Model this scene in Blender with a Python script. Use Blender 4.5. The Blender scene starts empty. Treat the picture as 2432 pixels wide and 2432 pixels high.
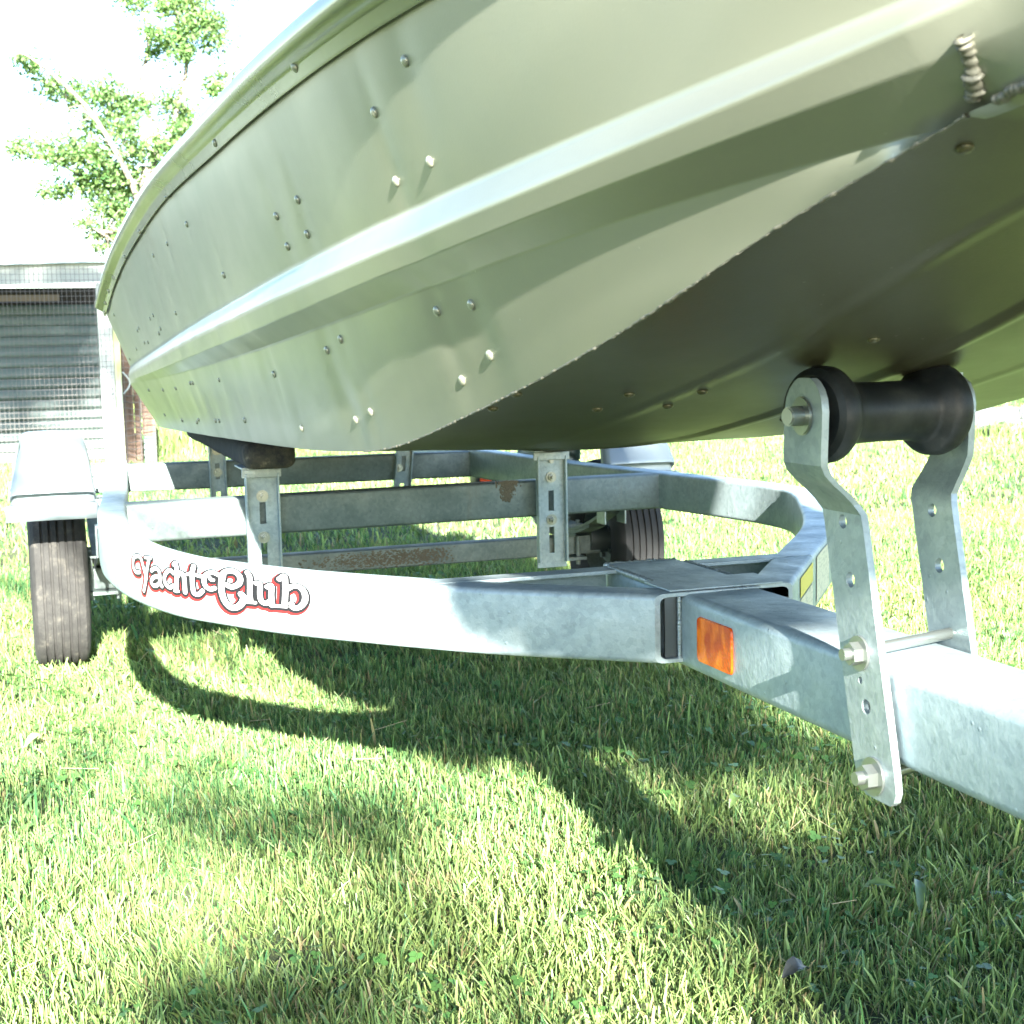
import bpy, bmesh, math, random
import numpy as np
from mathutils import Vector, Matrix, noise
from mathutils.bvhtree import BVHTree
random.seed(7); RNG = np.random.default_rng(7)
PI = math.pi
C = bpy.context.scene.collection

# ------------------------------------------------------------------ camera
CAMZ = 0.70
RX = Vector((0.94602143, -0.3233319, -0.02235938))      # image right in world
UP = Vector((0.0574305, 0.09933691, 0.99339515))
FW = Vector((0.31897522, 0.94105721, -0.11254396))
cam = bpy.data.cameras.new('camera'); cam_o = bpy.data.objects.new('camera', cam); C.objects.link(cam_o)
m = Matrix.Identity(4)
for i in range(3):
    m[i][0] = RX[i]; m[i][1] = UP[i]; m[i][2] = -FW[i]
m[0][3], m[1][3], m[2][3] = 0, 0, CAMZ
cam_o.matrix_world = m
cam.sensor_width = 36; cam.sensor_fit = 'HORIZONTAL'; cam.lens = 3382 / 2432 * 36
cam.clip_start = 0.02; cam.clip_end = 2000
cam.dof.use_dof = True; cam.dof.focus_distance = 1.75; cam.dof.aperture_fstop = 20
bpy.context.scene.camera = cam_o

# ------------------------------------------------------------------ light
SUN_T = Vector((0.10, 1.0, -0.41)).normalized()          # the way the light travels
world = bpy.data.worlds.new('World'); bpy.context.scene.world = world; world.use_nodes = True
wn = world.node_tree.nodes; bg = wn['Background']
sky = wn.new('ShaderNodeTexSky'); sky.sky_type = 'NISHITA'; sky.sun_disc = False
sky.sun_elevation = math.asin(-SUN_T.z); sky.sun_rotation = math.atan2(-SUN_T.x, -SUN_T.y)
sky.air_density = 1.0; sky.dust_density = 0.5; sky.ozone_density = 2.2; sky.altitude = 100
world.node_tree.links.new(sky.outputs[0], bg.inputs[0]); bg.inputs[1].default_value = 0.05
sl = bpy.data.lights.new('sun', 'SUN'); sl.energy = 5.0; sl.angle = math.radians(0.53); sl.color = (1.0, 0.955, 0.86)
so = bpy.data.objects.new('sun', sl); C.objects.link(so); so.location = (-1, -8, 6)
so.rotation_euler = SUN_T.to_track_quat('-Z', 'Y').to_euler()
vs = bpy.context.scene.view_settings
vs.view_transform = 'Standard'; vs.look = 'None'; vs.gamma = 1.0; vs.use_curve_mapping = False
vs.exposure = 3.6

# ------------------------------------------------------------------ helpers
def ray(u, v):
    """direction (per metre of y) through a pixel of the 1932 px photograph"""
    u *= 2432 / 1932; v *= 2432 / 1932
    d = RX * ((u - 1216) / 3382) + UP * (-(v - 1216) / 3382) + FW
    return d
def tag(o, label=None, cat=None, group=None, kind=None):
    if label: o['label'] = label
    if cat: o['category'] = cat
    if group: o['group'] = group
    if kind: o['kind'] = kind
    return o
def wloc(o):
    p = Vector((0, 0, 0))
    return Vector(o.get('_b', (0, 0, 0))) if o else p
BASE = {}
def setpar(o, parent):
    if parent is not None:
        o.parent = parent
        o.matrix_parent_inverse = Matrix.Translation(-BASE.get(parent.name, Vector((0, 0, 0))))
def thing(name, loc, label, cat, group=None):
    o = bpy.data.objects.new(name, None); C.objects.link(o); o.location = loc
    o.empty_display_size = 0.1
    BASE[o.name] = Vector(loc)
    return tag(o, label, cat, group)
def link(name, me, parent=None, loc=None):
    o = bpy.data.objects.new(name, me); C.objects.link(o); setpar(o, parent)
    if loc is not None: o.location = loc
    return o
def mk(name, V, F, mat, parent=None, smooth=None):
    me = bpy.data.meshes.new(name); me.from_pydata([tuple(v) for v in V], [], F); me.materials.append(mat)
    me.validate(); me.update()
    if smooth is not None:
        me.polygons.foreach_set('use_smooth', [True] * len(me.polygons))
        if smooth < 180: me.set_sharp_from_angle(angle=math.radians(smooth))
    return link(name, me, parent)
def bmobj(name, bm, mat, parent=None, smooth=None):
    me = bpy.data.meshes.new(name); bm.to_mesh(me); bm.free(); me.materials.append(mat)
    if smooth is not None:
        me.polygons.foreach_set('use_smooth', [True] * len(me.polygons))
        me.set_sharp_from_angle(angle=math.radians(smooth))
    return link(name, me, parent)
def box(bm, x0, x1, y0, y1, z0, z1, bev=0.0, seg=2, mtx=None):
    r = bmesh.ops.create_cube(bm, size=1)
    vs_ = r['verts']
    for v in vs_:
        v.co = Vector((x0 + (v.co.x + .5) * (x1 - x0), y0 + (v.co.y + .5) * (y1 - y0), z0 + (v.co.z + .5) * (z1 - z0)))
    if mtx: bmesh.ops.transform(bm, matrix=mtx, verts=vs_)
    if bev:
        es = list({e for v in vs_ for e in v.link_edges})
        bmesh.ops.bevel(bm, geom=es, offset=bev, segments=seg, profile=.5, affect='EDGES')
def cyl(bm, a, b, r, seg=20, r2=None, cap=True):
    a = Vector(a); b = Vector(b); d = b - a
    mt = Matrix.Translation((a + b) / 2) @ d.to_track_quat('Z', 'Y').to_matrix().to_4x4()
    bmesh.ops.create_cone(bm, cap_ends=cap, segments=seg, radius1=r, radius2=r if r2 is None else r2, depth=d.length, matrix=mt)
def cat(pts, n):
    """Catmull-Rom through pts, n samples per span"""
    P = [Vector(p) for p in pts]; P = [P[0] * 2 - P[1]] + P + [P[-1] * 2 - P[-2]]
    out = []
    for i in range(1, len(P) - 2):
        for k in range(n):
            t = k / n
            p0, p1, p2, p3 = P[i - 1], P[i], P[i + 1], P[i + 2]
            out.append(.5 * ((2 * p1) + (p2 - p0) * t + (2 * p0 - 5 * p1 + 4 * p2 - p3) * t * t + (3 * p1 - p0 - 3 * p2 + p3) * t ** 3))
    out.append(P[-2].copy())
    return out
def rrect(w, h, r, seg=4):
    out = []
    for cx, cy, a0 in ((w / 2 - r, h / 2 - r, 0), (-w / 2 + r, h / 2 - r, 90), (-w / 2 + r, -h / 2 + r, 180), (w / 2 - r, -h / 2 + r, 270)):
        for k in range(seg + 1):
            a = math.radians(a0 + 90 * k / seg); out.append((cx + r * math.cos(a), cy + r * math.sin(a)))
    return out
def sweep(name, path, prof, mat, parent, hollow=0.0, smooth=35, caps=False, up=Vector((0, 0, 1)), e0=None, e1=None):
    """profile (side, up) swept along a path of points; e0/e1 force the end cut direction"""
    V = []; F = []; n = len(prof); P = [Vector(p) for p in path]
    def ring(ins, flip):
        base = len(V)
        for i, p in enumerate(P):
            t = (P[min(i + 1, len(P) - 1)] - P[max(i - 1, 0)]).normalized()
            s = t.cross(up).normalized(); u = s.cross(t).normalized()
            if i == 0 and e0 is not None:
                q = Vector(e0).normalized(); d_ = q.dot(s); s = q / math.copysign(max(.3, abs(d_)), d_)
            if i == len(P) - 1 and e1 is not None:
                q = Vector(e1).normalized(); d_ = q.dot(s); s = q / math.copysign(max(.3, abs(d_)), d_)
            for a, b in prof:
                ra = a * ins[0]; rb = b * ins[1]
                V.append(p + s * ra + u * rb)
        for i in range(len(P) - 1):
            for k in range(n):
                q = (base + i * n + k, base + i * n + (k + 1) % n, base + (i + 1) * n + (k + 1) % n, base + (i + 1) * n + k)
                F.append(q[::-1] if flip else q)
        return base
    b0 = ring((1, 1), False)
    if hollow:
        w = max(a for a, b in prof); h = max(b for a, b in prof)
        b1 = ring(((w - hollow) / w, (h - hollow) / h), True)
        for base_i in (0, len(P) - 1):
            for k in range(n):
                q = (b0 + base_i * n + k, b0 + base_i * n + (k + 1) % n, b1 + base_i * n + (k + 1) % n, b1 + base_i * n + k)
                F.append(q if base_i else q[::-1])
    elif caps:
        F.append(tuple(b0 + k for k in range(n))); F.append(tuple(b0 + (len(P) - 1) * n + k for k in range(n))[::-1])
    return mk(name, V, F, mat, parent, smooth)
def boolean(o, cutter_bm):
    me = bpy.data.meshes.new('cut'); cutter_bm.to_mesh(me); cutter_bm.free()
    c = bpy.data.objects.new('cut', me); C.objects.link(c)
    md = o.modifiers.new('b', 'BOOLEAN'); md.object = c; md.operation = 'DIFFERENCE'; md.solver = 'EXACT'
    if o.parent:
        c.parent = o.parent; c.matrix_parent_inverse = o.matrix_parent_inverse.copy()
    bpy.context.view_layer.update()
    dg = bpy.context.evaluated_depsgraph_get()
    new = bpy.data.meshes.new_from_object(o.evaluated_get(dg))
    o.modifiers.clear(); o.data = new
    bpy.data.objects.remove(c)

# ------------------------------------------------------------------ materials
def mat(name, col, rough=.5, metal=0.0, spec=.5):
    m = bpy.data.materials.new(name); m.use_nodes = True
    b = m.node_tree.nodes['Principled BSDF']
    b.inputs['Base Color'].default_value = (*col, 1); b.inputs['Roughness'].default_value = rough
    b.inputs['Metallic'].default_value = metal; b.inputs['Specular IOR Level'].default_value = spec
    return m
def nd(m, t, **kw):
    n = m.node_tree.nodes.new(t)
    for k, v in kw.items():
        if hasattr(n, k): setattr(n, k, v)
        else: n.inputs[k].default_value = v
    return n
def lk(m, a, b): m.node_tree.links.new(a, b)
def coords(m, scale=(1, 1, 1)):
    tc = nd(m, 'ShaderNodeTexCoord'); mp = nd(m, 'ShaderNodeMapping'); mp.inputs['Scale'].default_value = scale
    lk(m, tc.outputs['Object'], mp.inputs[0]); return mp.outputs[0]
def ramp(m, fac, stops):
    r = nd(m, 'ShaderNodeValToRGB'); e = r.color_ramp.elements
    while len(e) < len(stops): e.new(.5)
    for el, (p, c) in zip(e, stops):
        el.position = p; el.color = (*c, 1) if len(c) == 3 else c
    lk(m, fac, r.inputs[0]); return r.outputs[0]
def noise_t(m, vec, scale, detail=4, rough=.55, dist=0):
    n = nd(m, 'ShaderNodeTexNoise'); n.inputs['Scale'].default_value = scale; n.inputs['Detail'].default_value = detail
    n.inputs['Roughness'].default_value = rough; n.inputs['Distortion'].default_value = dist
    lk(m, vec, n.inputs['Vector']); return n.outputs['Fac']
def mixc(m, fac, a, b, mode='MIX'):
    x = nd(m, 'ShaderNodeMix', data_type='RGBA', blend_type=mode)
    if isinstance(fac, float): x.inputs[0].default_value = fac
    else: lk(m, fac, x.inputs[0])
    for i, q in ((6, a), (7, b)):
        if isinstance(q, tuple): x.inputs[i].default_value = (*q, 1)
        else: lk(m, q, x.inputs[i])
    return x.outputs[2]
def bump(m, h, strength, dist):
    b = nd(m, 'ShaderNodeBump'); b.inputs['Strength'].default_value = strength; b.inputs['Distance'].default_value = dist
    lk(m, h, b.inputs['Height']); lk(m, b.outputs[0], m.node_tree.nodes['Principled BSDF'].inputs['Normal']); return b
def P(m): return m.node_tree.nodes['Principled BSDF'].inputs

def galv(name, base=(.36, .44, .465), dirt=0.4, rough=.46, metal=.36, spangle=150):
    m = mat(name, base, rough, metal)
    v = coords(m)
    vo = nd(m, 'ShaderNodeTexVoronoi'); vo.inputs['Scale'].default_value = spangle; lk(m, v, vo.inputs['Vector'])
    sp = ramp(m, vo.outputs['Color'], [(0.0, (.82, .84, .85)), (1.0, (1.06, 1.06, 1.06))])
    n1 = noise_t(m, v, 14, 6, .65); cl = ramp(m, n1, [(.3, (.72, .76, .77)), (.62, (1, 1, 1))])
    n2 = noise_t(m, v, 90, 5, .7); sm = ramp(m, n2, [(.28, (.70, .70, .68)), (.45, (1, 1, 1))])
    c = mixc(m, 1.0, base, sp, 'MULTIPLY'); c = mixc(m, 1.0, c, cl, 'MULTIPLY'); c = mixc(m, .6, c, sm, 'MULTIPLY')
    st = noise_t(m, coords(m, (1, 1, .25)), 5, 6, .7, .4)
    d = ramp(m, st, [(.60, (0, 0, 0)), (.78, (dirt, dirt, dirt))])
    c = mixc(m, d, c, (.16, .14, .10))
    lk(m, c, P(m)['Base Color'])
    r = ramp(m, n1, [(.3, (rough + .14,) * 3), (.7, (rough - .06,) * 3)]); lk(m, r, P(m)['Roughness'])
    # drips and zinc pimples
    vo2 = nd(m, 'ShaderNodeTexVoronoi'); vo2.inputs['Scale'].default_value = 45; lk(m, v, vo2.inputs['Vector'])
    pim = ramp(m, vo2.outputs['Distance'], [(0.0, (1, 1, 1)), (.10, (0, 0, 0))])
    mx = nd(m, 'ShaderNodeMath', operation='MULTIPLY_ADD'); lk(m, pim, mx.inputs[0]); mx.inputs[1].default_value = .35; lk(m, n1, mx.inputs[2])
    bump(m, mx.outputs[0], .5, .004)
    return m
M = {}
M['galv'] = galv('galvanised_steel')
M['galv_dirty'] = galv('galvanised_steel_dirty', (.20, .245, .24), .8, .55, .45)
M['galv_bright'] = galv('galvanised_plate', (.36, .42, .43), .25, .42, .55)
M['zinc'] = mat('zinc_bolt', (.30, .33, .31), .30, .85)
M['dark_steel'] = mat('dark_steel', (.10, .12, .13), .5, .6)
M['rubber'] = mat('black_rubber', (.008, .010, .011), .45, 0, .35)
_v = coords(M['rubber']); lk(M['rubber'], ramp(M['rubber'], noise_t(M['rubber'], _v, 26, 6, .7), [(.45, (.007, .009, .010)), (.75, (.030, .032, .030))]), P(M['rubber'])['Base Color'])
_v = coords(M['rubber']); bump(M['rubber'], noise_t(M['rubber'], _v, 120, 4), .08, .002)
M['hole'] = mat('dark_inside', (.02, .02, .02), .8)

# hull metal: olive aluminium paint, satin
def hull_mat(name, base, rough, metal):
    m = mat(name, base, rough, metal)
    v = coords(m)
    n = noise_t(m, v, 3.0, 4, .5); tint = ramp(m, n, [(.3, (.86, .90, .88)), (.7, (1.06, 1.04, 1.0))])
    c = mixc(m, 1.0, base, tint, 'MULTIPLY')
    sc = noise_t(m, coords(m, (1, .10, 1)), 260, 3, .6)
    s = ramp(m, sc, [(.74, (0, 0, 0)), (.84, (.15, .15, .15))])
    vo = nd(m, 'ShaderNodeTexVoronoi'); vo.inputs['Scale'].default_value = 75; vo.inputs['Randomness'].default_value = 1; lk(m, v, vo.inputs['Vector'])
    k = ramp(m, vo.outputs['Distance'], [(.06, (1, 1, 1)), (.10, (0, 0, 0))])
    gate = ramp(m, noise_t(m, v, 14, 4, .7), [(.58, (0, 0, 0)), (.68, (.22, .22, .22))])
    kk = mixc(m, 1.0, k, gate, 'MULTIPLY')
    c = mixc(m, s, c, (.55, .56, .50)); c = mixc(m, kk, c, (.72, .70, .62))
    lk(m, c, P(m)['Base Color'])
    r = ramp(m, noise_t(m, v, 6, 5, .6), [(.3, (rough + .05,) * 3), (.7, (rough - .03,) * 3)]); lk(m, r, P(m)['Roughness'])
    hb_ = nd(m, 'ShaderNodeMath', operation='MULTIPLY_ADD'); lk(m, noise_t(m, v, 7, 2, .4), hb_.inputs[0]); hb_.inputs[1].default_value = 3.0; lk(m, noise_t(m, v, 420, 2), hb_.inputs[2])
    bump(m, hb_.outputs[0], .05, .0018)
    return m
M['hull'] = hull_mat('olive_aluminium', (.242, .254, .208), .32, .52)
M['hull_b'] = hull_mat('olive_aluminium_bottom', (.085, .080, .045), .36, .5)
M['rail'] = hull_mat('gunwale_aluminium', (.21, .225, .175), .24, .75)
M['rivet'] = mat('rivet_aluminium', (.27, .285, .225), .30, .5)
M['weld'] = mat('weld_bead', (.105, .105, .08), .5, .2)
bump(M['weld'], noise_t(M['weld'], coords(M['weld']), 160, 3), .6, .002)

# ------------------------------------------------------------------ ground
def gz(x, y):
    return 0.010 * noise.noise(Vector((x * .9, y * .9, 0))) + .004 * noise.noise(Vector((x * 4, y * 4, 3)))
gm = mat('lawn_soil', (.07, .085, .03), .95)
_v = coords(gm)
lk(gm, mixc(gm, 1.0, ramp(gm, noise_t(gm, _v, 7, 8, .7), [(.3, (.025, .035, .014)), (.5, (.055, .075, .03)), (.7, (.13, .13, .06))]),
            ramp(gm, noise_t(gm, _v, .35, 3), [(.35, (.85, .95, .85)), (.65, (1.1, 1.05, 1))]), 'MULTIPLY'), P(gm)['Base Color'])
bump(gm, noise_t(gm, _v, 45, 6, .7), 1.0, .02)
xs = np.concatenate([[-400, -120, -40, -15], np.linspace(-6, 14, 80), [25, 60, 150, 400]])
ys_ = np.concatenate([[-400, -100, -30, -8], np.linspace(-3, 16, 80), [25, 60, 150, 600]])
V = []; F = []
for j, y in enumerate(ys_):
    for i, x in enumerate(xs):
        V.append((x, y, gz(x, y) if -6 <= x <= 14 and -3 <= y <= 16 else 0.0))
nx = len(xs)
for j in range(len(ys_) - 1):
    for i in range(nx - 1):
        F.append((j * nx + i, j * nx + i + 1, (j + 1) * nx + i + 1, (j + 1) * nx + i))
g = mk('lawn', V, F, gm, None, 180); g['kind'] = 'structure'

# ------------------------------------------------------------------ boat
XM = 0.72                                                     # the keel's x
ch_y = [.639, .689, .749, .829, .920, 1.039, 1.190, 1.335, 1.489, 1.610, 1.811, 1.994, 2.44, 3.08, 3.93]
ch_x = [.4724, .4647, .4544, .4409, .4268, .4136, .4029, .3913, .3823, .3753, .3663, .3582, .3484, .3401, .336]
ch_z = [.818, .803, .7864, .7615, .7296, .696, .6614, .6313, .6015, .588, .5765, .570, .5575, .540, .517]
gu_y = [.639, .75, .9, 1.132, 1.341, 1.561, 1.912, 2.53, 3.222, 3.630, 3.870, 3.998]
gu_x = [.402, .375, .340, .2956, .2751, .2613, .2486, .2356, .2276, .2213, .2128, .208]
gu_z = [.986, .985, .984, .982, .980, .979, .9763, .973, .9367, .890, .842, .804]
frac_y = [.639, .677, .816, 1.045, 1.48, 2.371, 3.938]
def smooth_tab(ty, tv, it=2):
    """dense smooth table of tv over y"""
    P_ = cat([(a, b, 0) for a, b in zip(ty, tv)], 12)
    return np.array([p.x for p in P_]), np.array([p.y for p in P_])
T = {k: smooth_tab(*v) for k, v in dict(
    cx=(ch_y, ch_x), cz=(ch_y, ch_z), gx=(gu_y, gu_x), gz=(gu_y, gu_z)).items()}
LX = dict(A=(-.02156, .07786, -.13547, .36429), B=(-.01435, .07161, -.13853, .35622), C=(-.02445, .08684, -.14329, .36308), D=(-.05991, .13133, -.15493, .38698))
LZ = dict(A=(-.03141, .00551, -.06555, .84095), B=(-.03169, .01636, -.0801, .81728), C=(-.01262, -.00042, -.08982, .79974), D=(.00431, -.02061, -.08613, .78194))
_lg = np.linspace(math.log(.639), math.log(4.1), 500)
for _k, _w in (('cx', .07), ('cz', .045), ('gx', .10), ('gz', .03)):
    _v = np.interp(np.exp(_lg), *T[_k]); _d = _lg[1] - _lg[0]; _n = int(3 * _w / _d); _g = np.exp(-.5 * (np.arange(-_n, _n + 1) * _d / _w) ** 2); _g /= _g.sum()
    _pl = 2 * _v[0] - _v[1:_n + 1][::-1]; _pr = 2 * _v[-1] - _v[-_n - 1:-1][::-1]
    T[_k] = (np.exp(_lg), np.convolve(np.concatenate([_pl, _v, _pr]), _g, 'valid'))
def tv(k, y): return float(np.interp(y, *T[k]))
def lp3(k, y):
    l = math.log(y); return Vector((float(np.polyval(LX[k], l)), y, float(np.polyval(LZ[k], l))))
def keel_drop(y): return float(np.interp(y, [.3, .6, 1.06, 1.3, 1.56, 1.86, 2.3, 3.95], [.01, .012, .013, .011, .006, .012, .024, .028]))
YT = 3.93
st = []                                                       # stations: (chine, gunwale, y or None)
y = YT
while y > .6395:
    st.append((Vector((tv('cx', y), y, tv('cz', y))), Vector((tv('gx', y), y, tv('gz', y))), y)); y /= 1.0075
cn = cat([(.4724, .639, .818), (.490, .50, .836), (.525, .36, .850), (.560, .24, .860), (.60, .17, .864), (.655, .15, .865), (.72, .145, .865)], 8)
gn = cat([(.402, .639, .986), (.440, .46, .990), (.485, .30, .994), (.54, .18, .998), (.60, .12, 1.0), (.66, .10, 1.0), (.72, .095, 1.0)], 8)
nose0 = len(st)
for a, b in zip(cn[1:], gn[1:]): st.append((a, b, None))
# rows of a section, chine -> gunwale; the pressed strake lies between D, C, B and A
def section(s):
    c, g_, y = s
    if y is not None: q = [lp3(k, y) for k in 'DCBA']
    else:
        w = min(1, (c - st[nose0 - 1][0]).length / .05)
        q0 = [lp3(k, .639) for k in 'DCBA']; c0, g0, _ = st[nose0 - 1]; q = []
        for p, off in zip(q0, (0, 1, 1, 0)):
            t = (p - c0).dot(g0 - c0) / (g0 - c0).length_squared
            q.append(c.lerp(g_, t) + (p - c0.lerp(g0, t)) * ((1 - w) if off else 1.0 * (1 - w)))
    D, Cc, B, A = q; out = []
    for k in range(11): out.append(c.lerp(D, k / 11))
    out.append(c.lerp(D, .975))
    for t in (0, .06, .5, .95): out.append(D.lerp(Cc, t))
    for t in (0, .06, .5, .82): out.append(Cc.lerp(B, t))
    for t in (0, .25, .85): out.append(B.lerp(A, t))
    out.append(A); out.append(A.lerp(g_, .03))
    for k in range(1, 15): out.append(A.lerp(g_, k / 14))
    return out
NT = len(section(st[0]))
# rivets and the dents round them (photo positions, dropped on the hull below)
riv_px = [(765,115),(707,212),(812,305),(748,342),(562,377),(522,408),(580,442),(543,465),(353,423),(316,460),(290,482),(422.6,519),
 (332,591),(283.5,601.6),(289,595),(303,620),(300,629),(262,619),(260,624.6),(273,646.6),(279.6,646),(257.5,658.5),(245,677),(215.4,594),
 (281,736),(307.5,736),(331.5,733),(359,723),(364,722.6),(413.4,716.7),(311,782.5),(343.7,793),(371.7,797),(375,792),(407,794),(413.8,794),
 (462,793),(517,706),(617,660.8),(570,808),(643,640),(672,792),(700,777),(890,575),(825,587),(925,670),(873,717)]
def side_grid(mirror=False, dents=()):
    V = []
    for i, s in enumerate(st):
        V += section(s)
    if dents:
        A = np.array([tuple(v) for v in V]); N = np.array([tuple(d[0]) for d in dents])
        for (dp, dn, amp, sg) in dents:
            dv = A - np.array(tuple(dp)); yy = dv[:, 1]; zz = dv[:, 2]
            gz_ = np.exp(-(yy ** 2) / (2 * sg[0] ** 2) - (zz ** 2) / (2 * sg[1] ** 2))
            A -= np.outer(gz_ * amp, np.array(tuple(dn)))
        V = [Vector(a) for a in A]
    if mirror: V = [Vector((2 * XM - v.x, v.y, v.z)) for v in V]
    F = []
    for i in range(len(st) - 1):
        for k in range(NT - 1):
            q = (i * NT + k, i * NT + k + 1, (i + 1) * NT + k + 1, (i + 1) * NT + k)
            F.append(q if mirror else q[::-1])
    return V, F
V, F = side_grid()
bvh = BVHTree.FromPolygons(V, F)
boat = thing('aluminium_boat', (XM, 2.2, .53), 'olive green riveted aluminium jon boat resting on the galvanised trailer', 'boat')
ORG = Vector((0, 0, CAMZ))
hits = []
for (u, v) in riv_px:
    h = bvh.ray_cast(ORG, ray(u, v).normalized())
    if h[0] is not None:
        n = h[1]; n = -n if n.x > 0 else n
        hits.append((h[0], n))
dents = [(p, n, .0010 + .0010 * RNG.random(), (.010 + .010 * RNG.random(), .022 + .02 * RNG.random())) for p, n in hits]
# long press marks where the ribs sit behind the sheet
for (u, v), a in (((640, 720), .0016), ((520, 760), .0022), ((455, 700), .0015), ((420, 760), .0016), ((880, 640), .003), ((300, 560), .0012), ((340, 660), .0012), ((700, 270), .0012), ((240, 570), .0012)):
    h = bvh.ray_cast(ORG, ray(u, v).normalized())
    if h[0] is not None: dents.append((h[0], Vector((-1, 0, 0)), a * .9, (.024, .11)))
for k in range(14):
    yy = .9 + 2.8 * k / 13; dents.append((Vector((.3, yy, .62 + .3 * RNG.random())), Vector((-1, 0, 0)), float(RNG.uniform(-.0016, .0016)), (.10, .15)))
V, F = side_grid(False, dents); bvh = BVHTree.FromPolygons(V, F)
mk('side_panel', V, F, M['hull'], boat, 75)
V, F = side_grid(True); mk('side_panel', V, F, M['hull'], boat, 75)
# bottom: shallow vee with pressed runners
BN = 48
def bottom_z(f, s):
    c = s[0]; yy = s[2] if s[2] is not None else .45
    d = keel_drop(yy) * min(1, max(0, (c.x - XM) / -.12))
    fx = 1 - abs(f)                                               # 0 chine .. 1 keel
    z = c.z - d * fx ** .9
    for c0, w, h in ((.0, .035, .003), (.50, .03, .0012)):
        q = abs(abs(f) - c0) / w
        if q < 1: z -= h * min(1, (1 - q) * 2.2) * min(1, d * 80)
    return z
V = []; F = []
for s in st:
    for k in range(2 * BN + 1):
        f = -1 + k / BN
        x = XM + (XM - s[0].x) * f
        # nose bottom follows the plan curve: the section sits at the chine's own y
        V.append(Vector((x, s[0].y, bottom_z(f, s))))
nb = 2 * BN + 1
for i in range(len(st) - 1):
    for k in range(nb - 1):
        F.append((i * nb + k, i * nb + k + 1, (i + 1) * nb + k + 1, (i + 1) * nb + k))
bot_bvh = BVHTree.FromPolygons(V, F)
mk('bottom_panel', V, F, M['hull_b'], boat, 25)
# transom
s0 = st[0]
tr = section(s0)
V = [Vector((p.x, YT, p.z)) for p in tr] + [Vector((2 * XM - p.x, YT, p.z)) for p in tr]
n = len(tr); F = [(k, k + 1, n + k + 1, n + k) for k in range(n - 1)]
V += [Vector((XM, YT, s0[0].z - keel_drop(YT)))]; F.append((0, n, len(V) - 1))
mk('transom', V, F, M['hull'], boat)
# inside floor so that the hull is not an empty shell
V = []; F = []
for i, s in enumerate(st[::6]):
    c, g_, y = s; p = c.lerp(g_, .12)
    V += [Vector((p.x + .006, p.y, p.z)), Vector((2 * XM - p.x - .006, p.y, p.z))]
for i in range(len(V) // 2 - 1): F.append((2 * i, 2 * i + 1, 2 * i + 3, 2 * i + 2))
mk('floor', V, F, M['hull'], boat)
# gunwale: skirt strip + rolled rail, both sides
for side in (0, 1):
    sg = -1 if side == 0 else 1
    pts = [s[1] for s in st[::3]] + [st[-1][1]]
    if side: pts = [Vector((2 * XM - p.x, p.y, p.z)) for p in pts]
    V = []; F = []
    prof = [(.0012, -.0165), (.0035, -.0170), (.0042, -.0145), (.0042, -.004), (.005, -.002), (.010, .001), (.016, .004), (.0205, .0095), (.022, .016), (.0205, .0235), (.015, .0295), (.007, .033), (-.003, .0335), (-.010, .030), (-.012, .02)]
    N_ = len(prof)
    for i, p in enumerate(pts):
        t = (pts[min(i + 1, len(pts) - 1)] - pts[max(i - 1, 0)]).normalized()
        o = t.cross(Vector((0, 0, 1))).normalized()
        if side == 0 and o.dot(Vector((-1, -.6, 0))) < 0: o = -o
        if side == 1 and o.dot(Vector((1, -.6, 0))) < 0: o = -o
        sc_ = st[min(3 * i, len(st) - 1)]; hd = (sc_[0] - sc_[1]); hd = hd.normalized(); hd = Vector((hd.x * -sg, hd.y, hd.z))
        if side == 0: hd = (sc_[0] - sc_[1]).normalized()
        for a, b in prof:
            if b < 0: V.append(p + o * (a + .003) - hd * b)          # follows the flared side
            else: V.append(p + o * (a + .003) + Vector((0, 0, b)))
    for i in range(len(pts) - 1):
        for k in range(N_ - 1): F.append((i * N_ + k, i * N_ + k + 1, (i + 1) * N_ + k + 1, (i + 1) * N_ + k))
    mk('gunwale_rail', V, F, M['rail'], boat, 40)
    if side == 0: gun_bvh = BVHTree.FromPolygons(V, F)
# rivets: domed heads
def rivet_mesh(r, name):
    bm = bmesh.new(); bmesh.ops.create_uvsphere(bm, u_segments=14, v_segments=8, radius=r)
    for v in list(bm.verts): v.co.z *= .55
    me = bpy.data.meshes.new(name); bm.to_mesh(me); bm.free(); me.materials.append(M['rivet'])
    me.polygons.foreach_set('use_smooth', [True] * len(me.polygons)); return me
rm = rivet_mesh(.0052, 'rivet'); rs = rivet_mesh(.0042, 'rivet')
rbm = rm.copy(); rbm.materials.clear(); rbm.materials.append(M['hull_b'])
def put_rivet(p, n, me):
    o = bpy.data.objects.new('rivet', me); C.objects.link(o); setpar(o, boat)
    q = n.to_track_quat('Z', 'Y'); o.rotation_euler = q.to_euler(); o.location = p + n * .0006
for (u, v) in riv_px:
    h = bvh.ray_cast(ORG, ray(u, v).normalized())
    if h[0] is not None:
        n = h[1]; n = -n if n.x > 0 else n
        put_rivet(h[0], n, rm if h[0].y < 2.4 else rs)
for (u, v) in ((975,743),(930,770),(1187,743),(1127,771),(1260,765),(1325,738),(1480,790),(1648,640),(1820,278)):
    h = bot_bvh.ray_cast(ORG, ray(u, v).normalized())
    if h[0] is not None:
        n = h[1]; n = -n if n.z > 0 else n; put_rivet(h[0], n, rbm)
for (u, v) in ((557,128),(406,270),(316,372),(264,438),(236,485),(243,481),(214,524),(205,549),(199,572),(197,590)):
    h = gun_bvh.ray_cast(ORG, ray(u, v).normalized())
    if h[0] is not None:
        n = h[1]; n = -n if n.x > 0 else n; put_rivet(h[0], n, rm)
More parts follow.
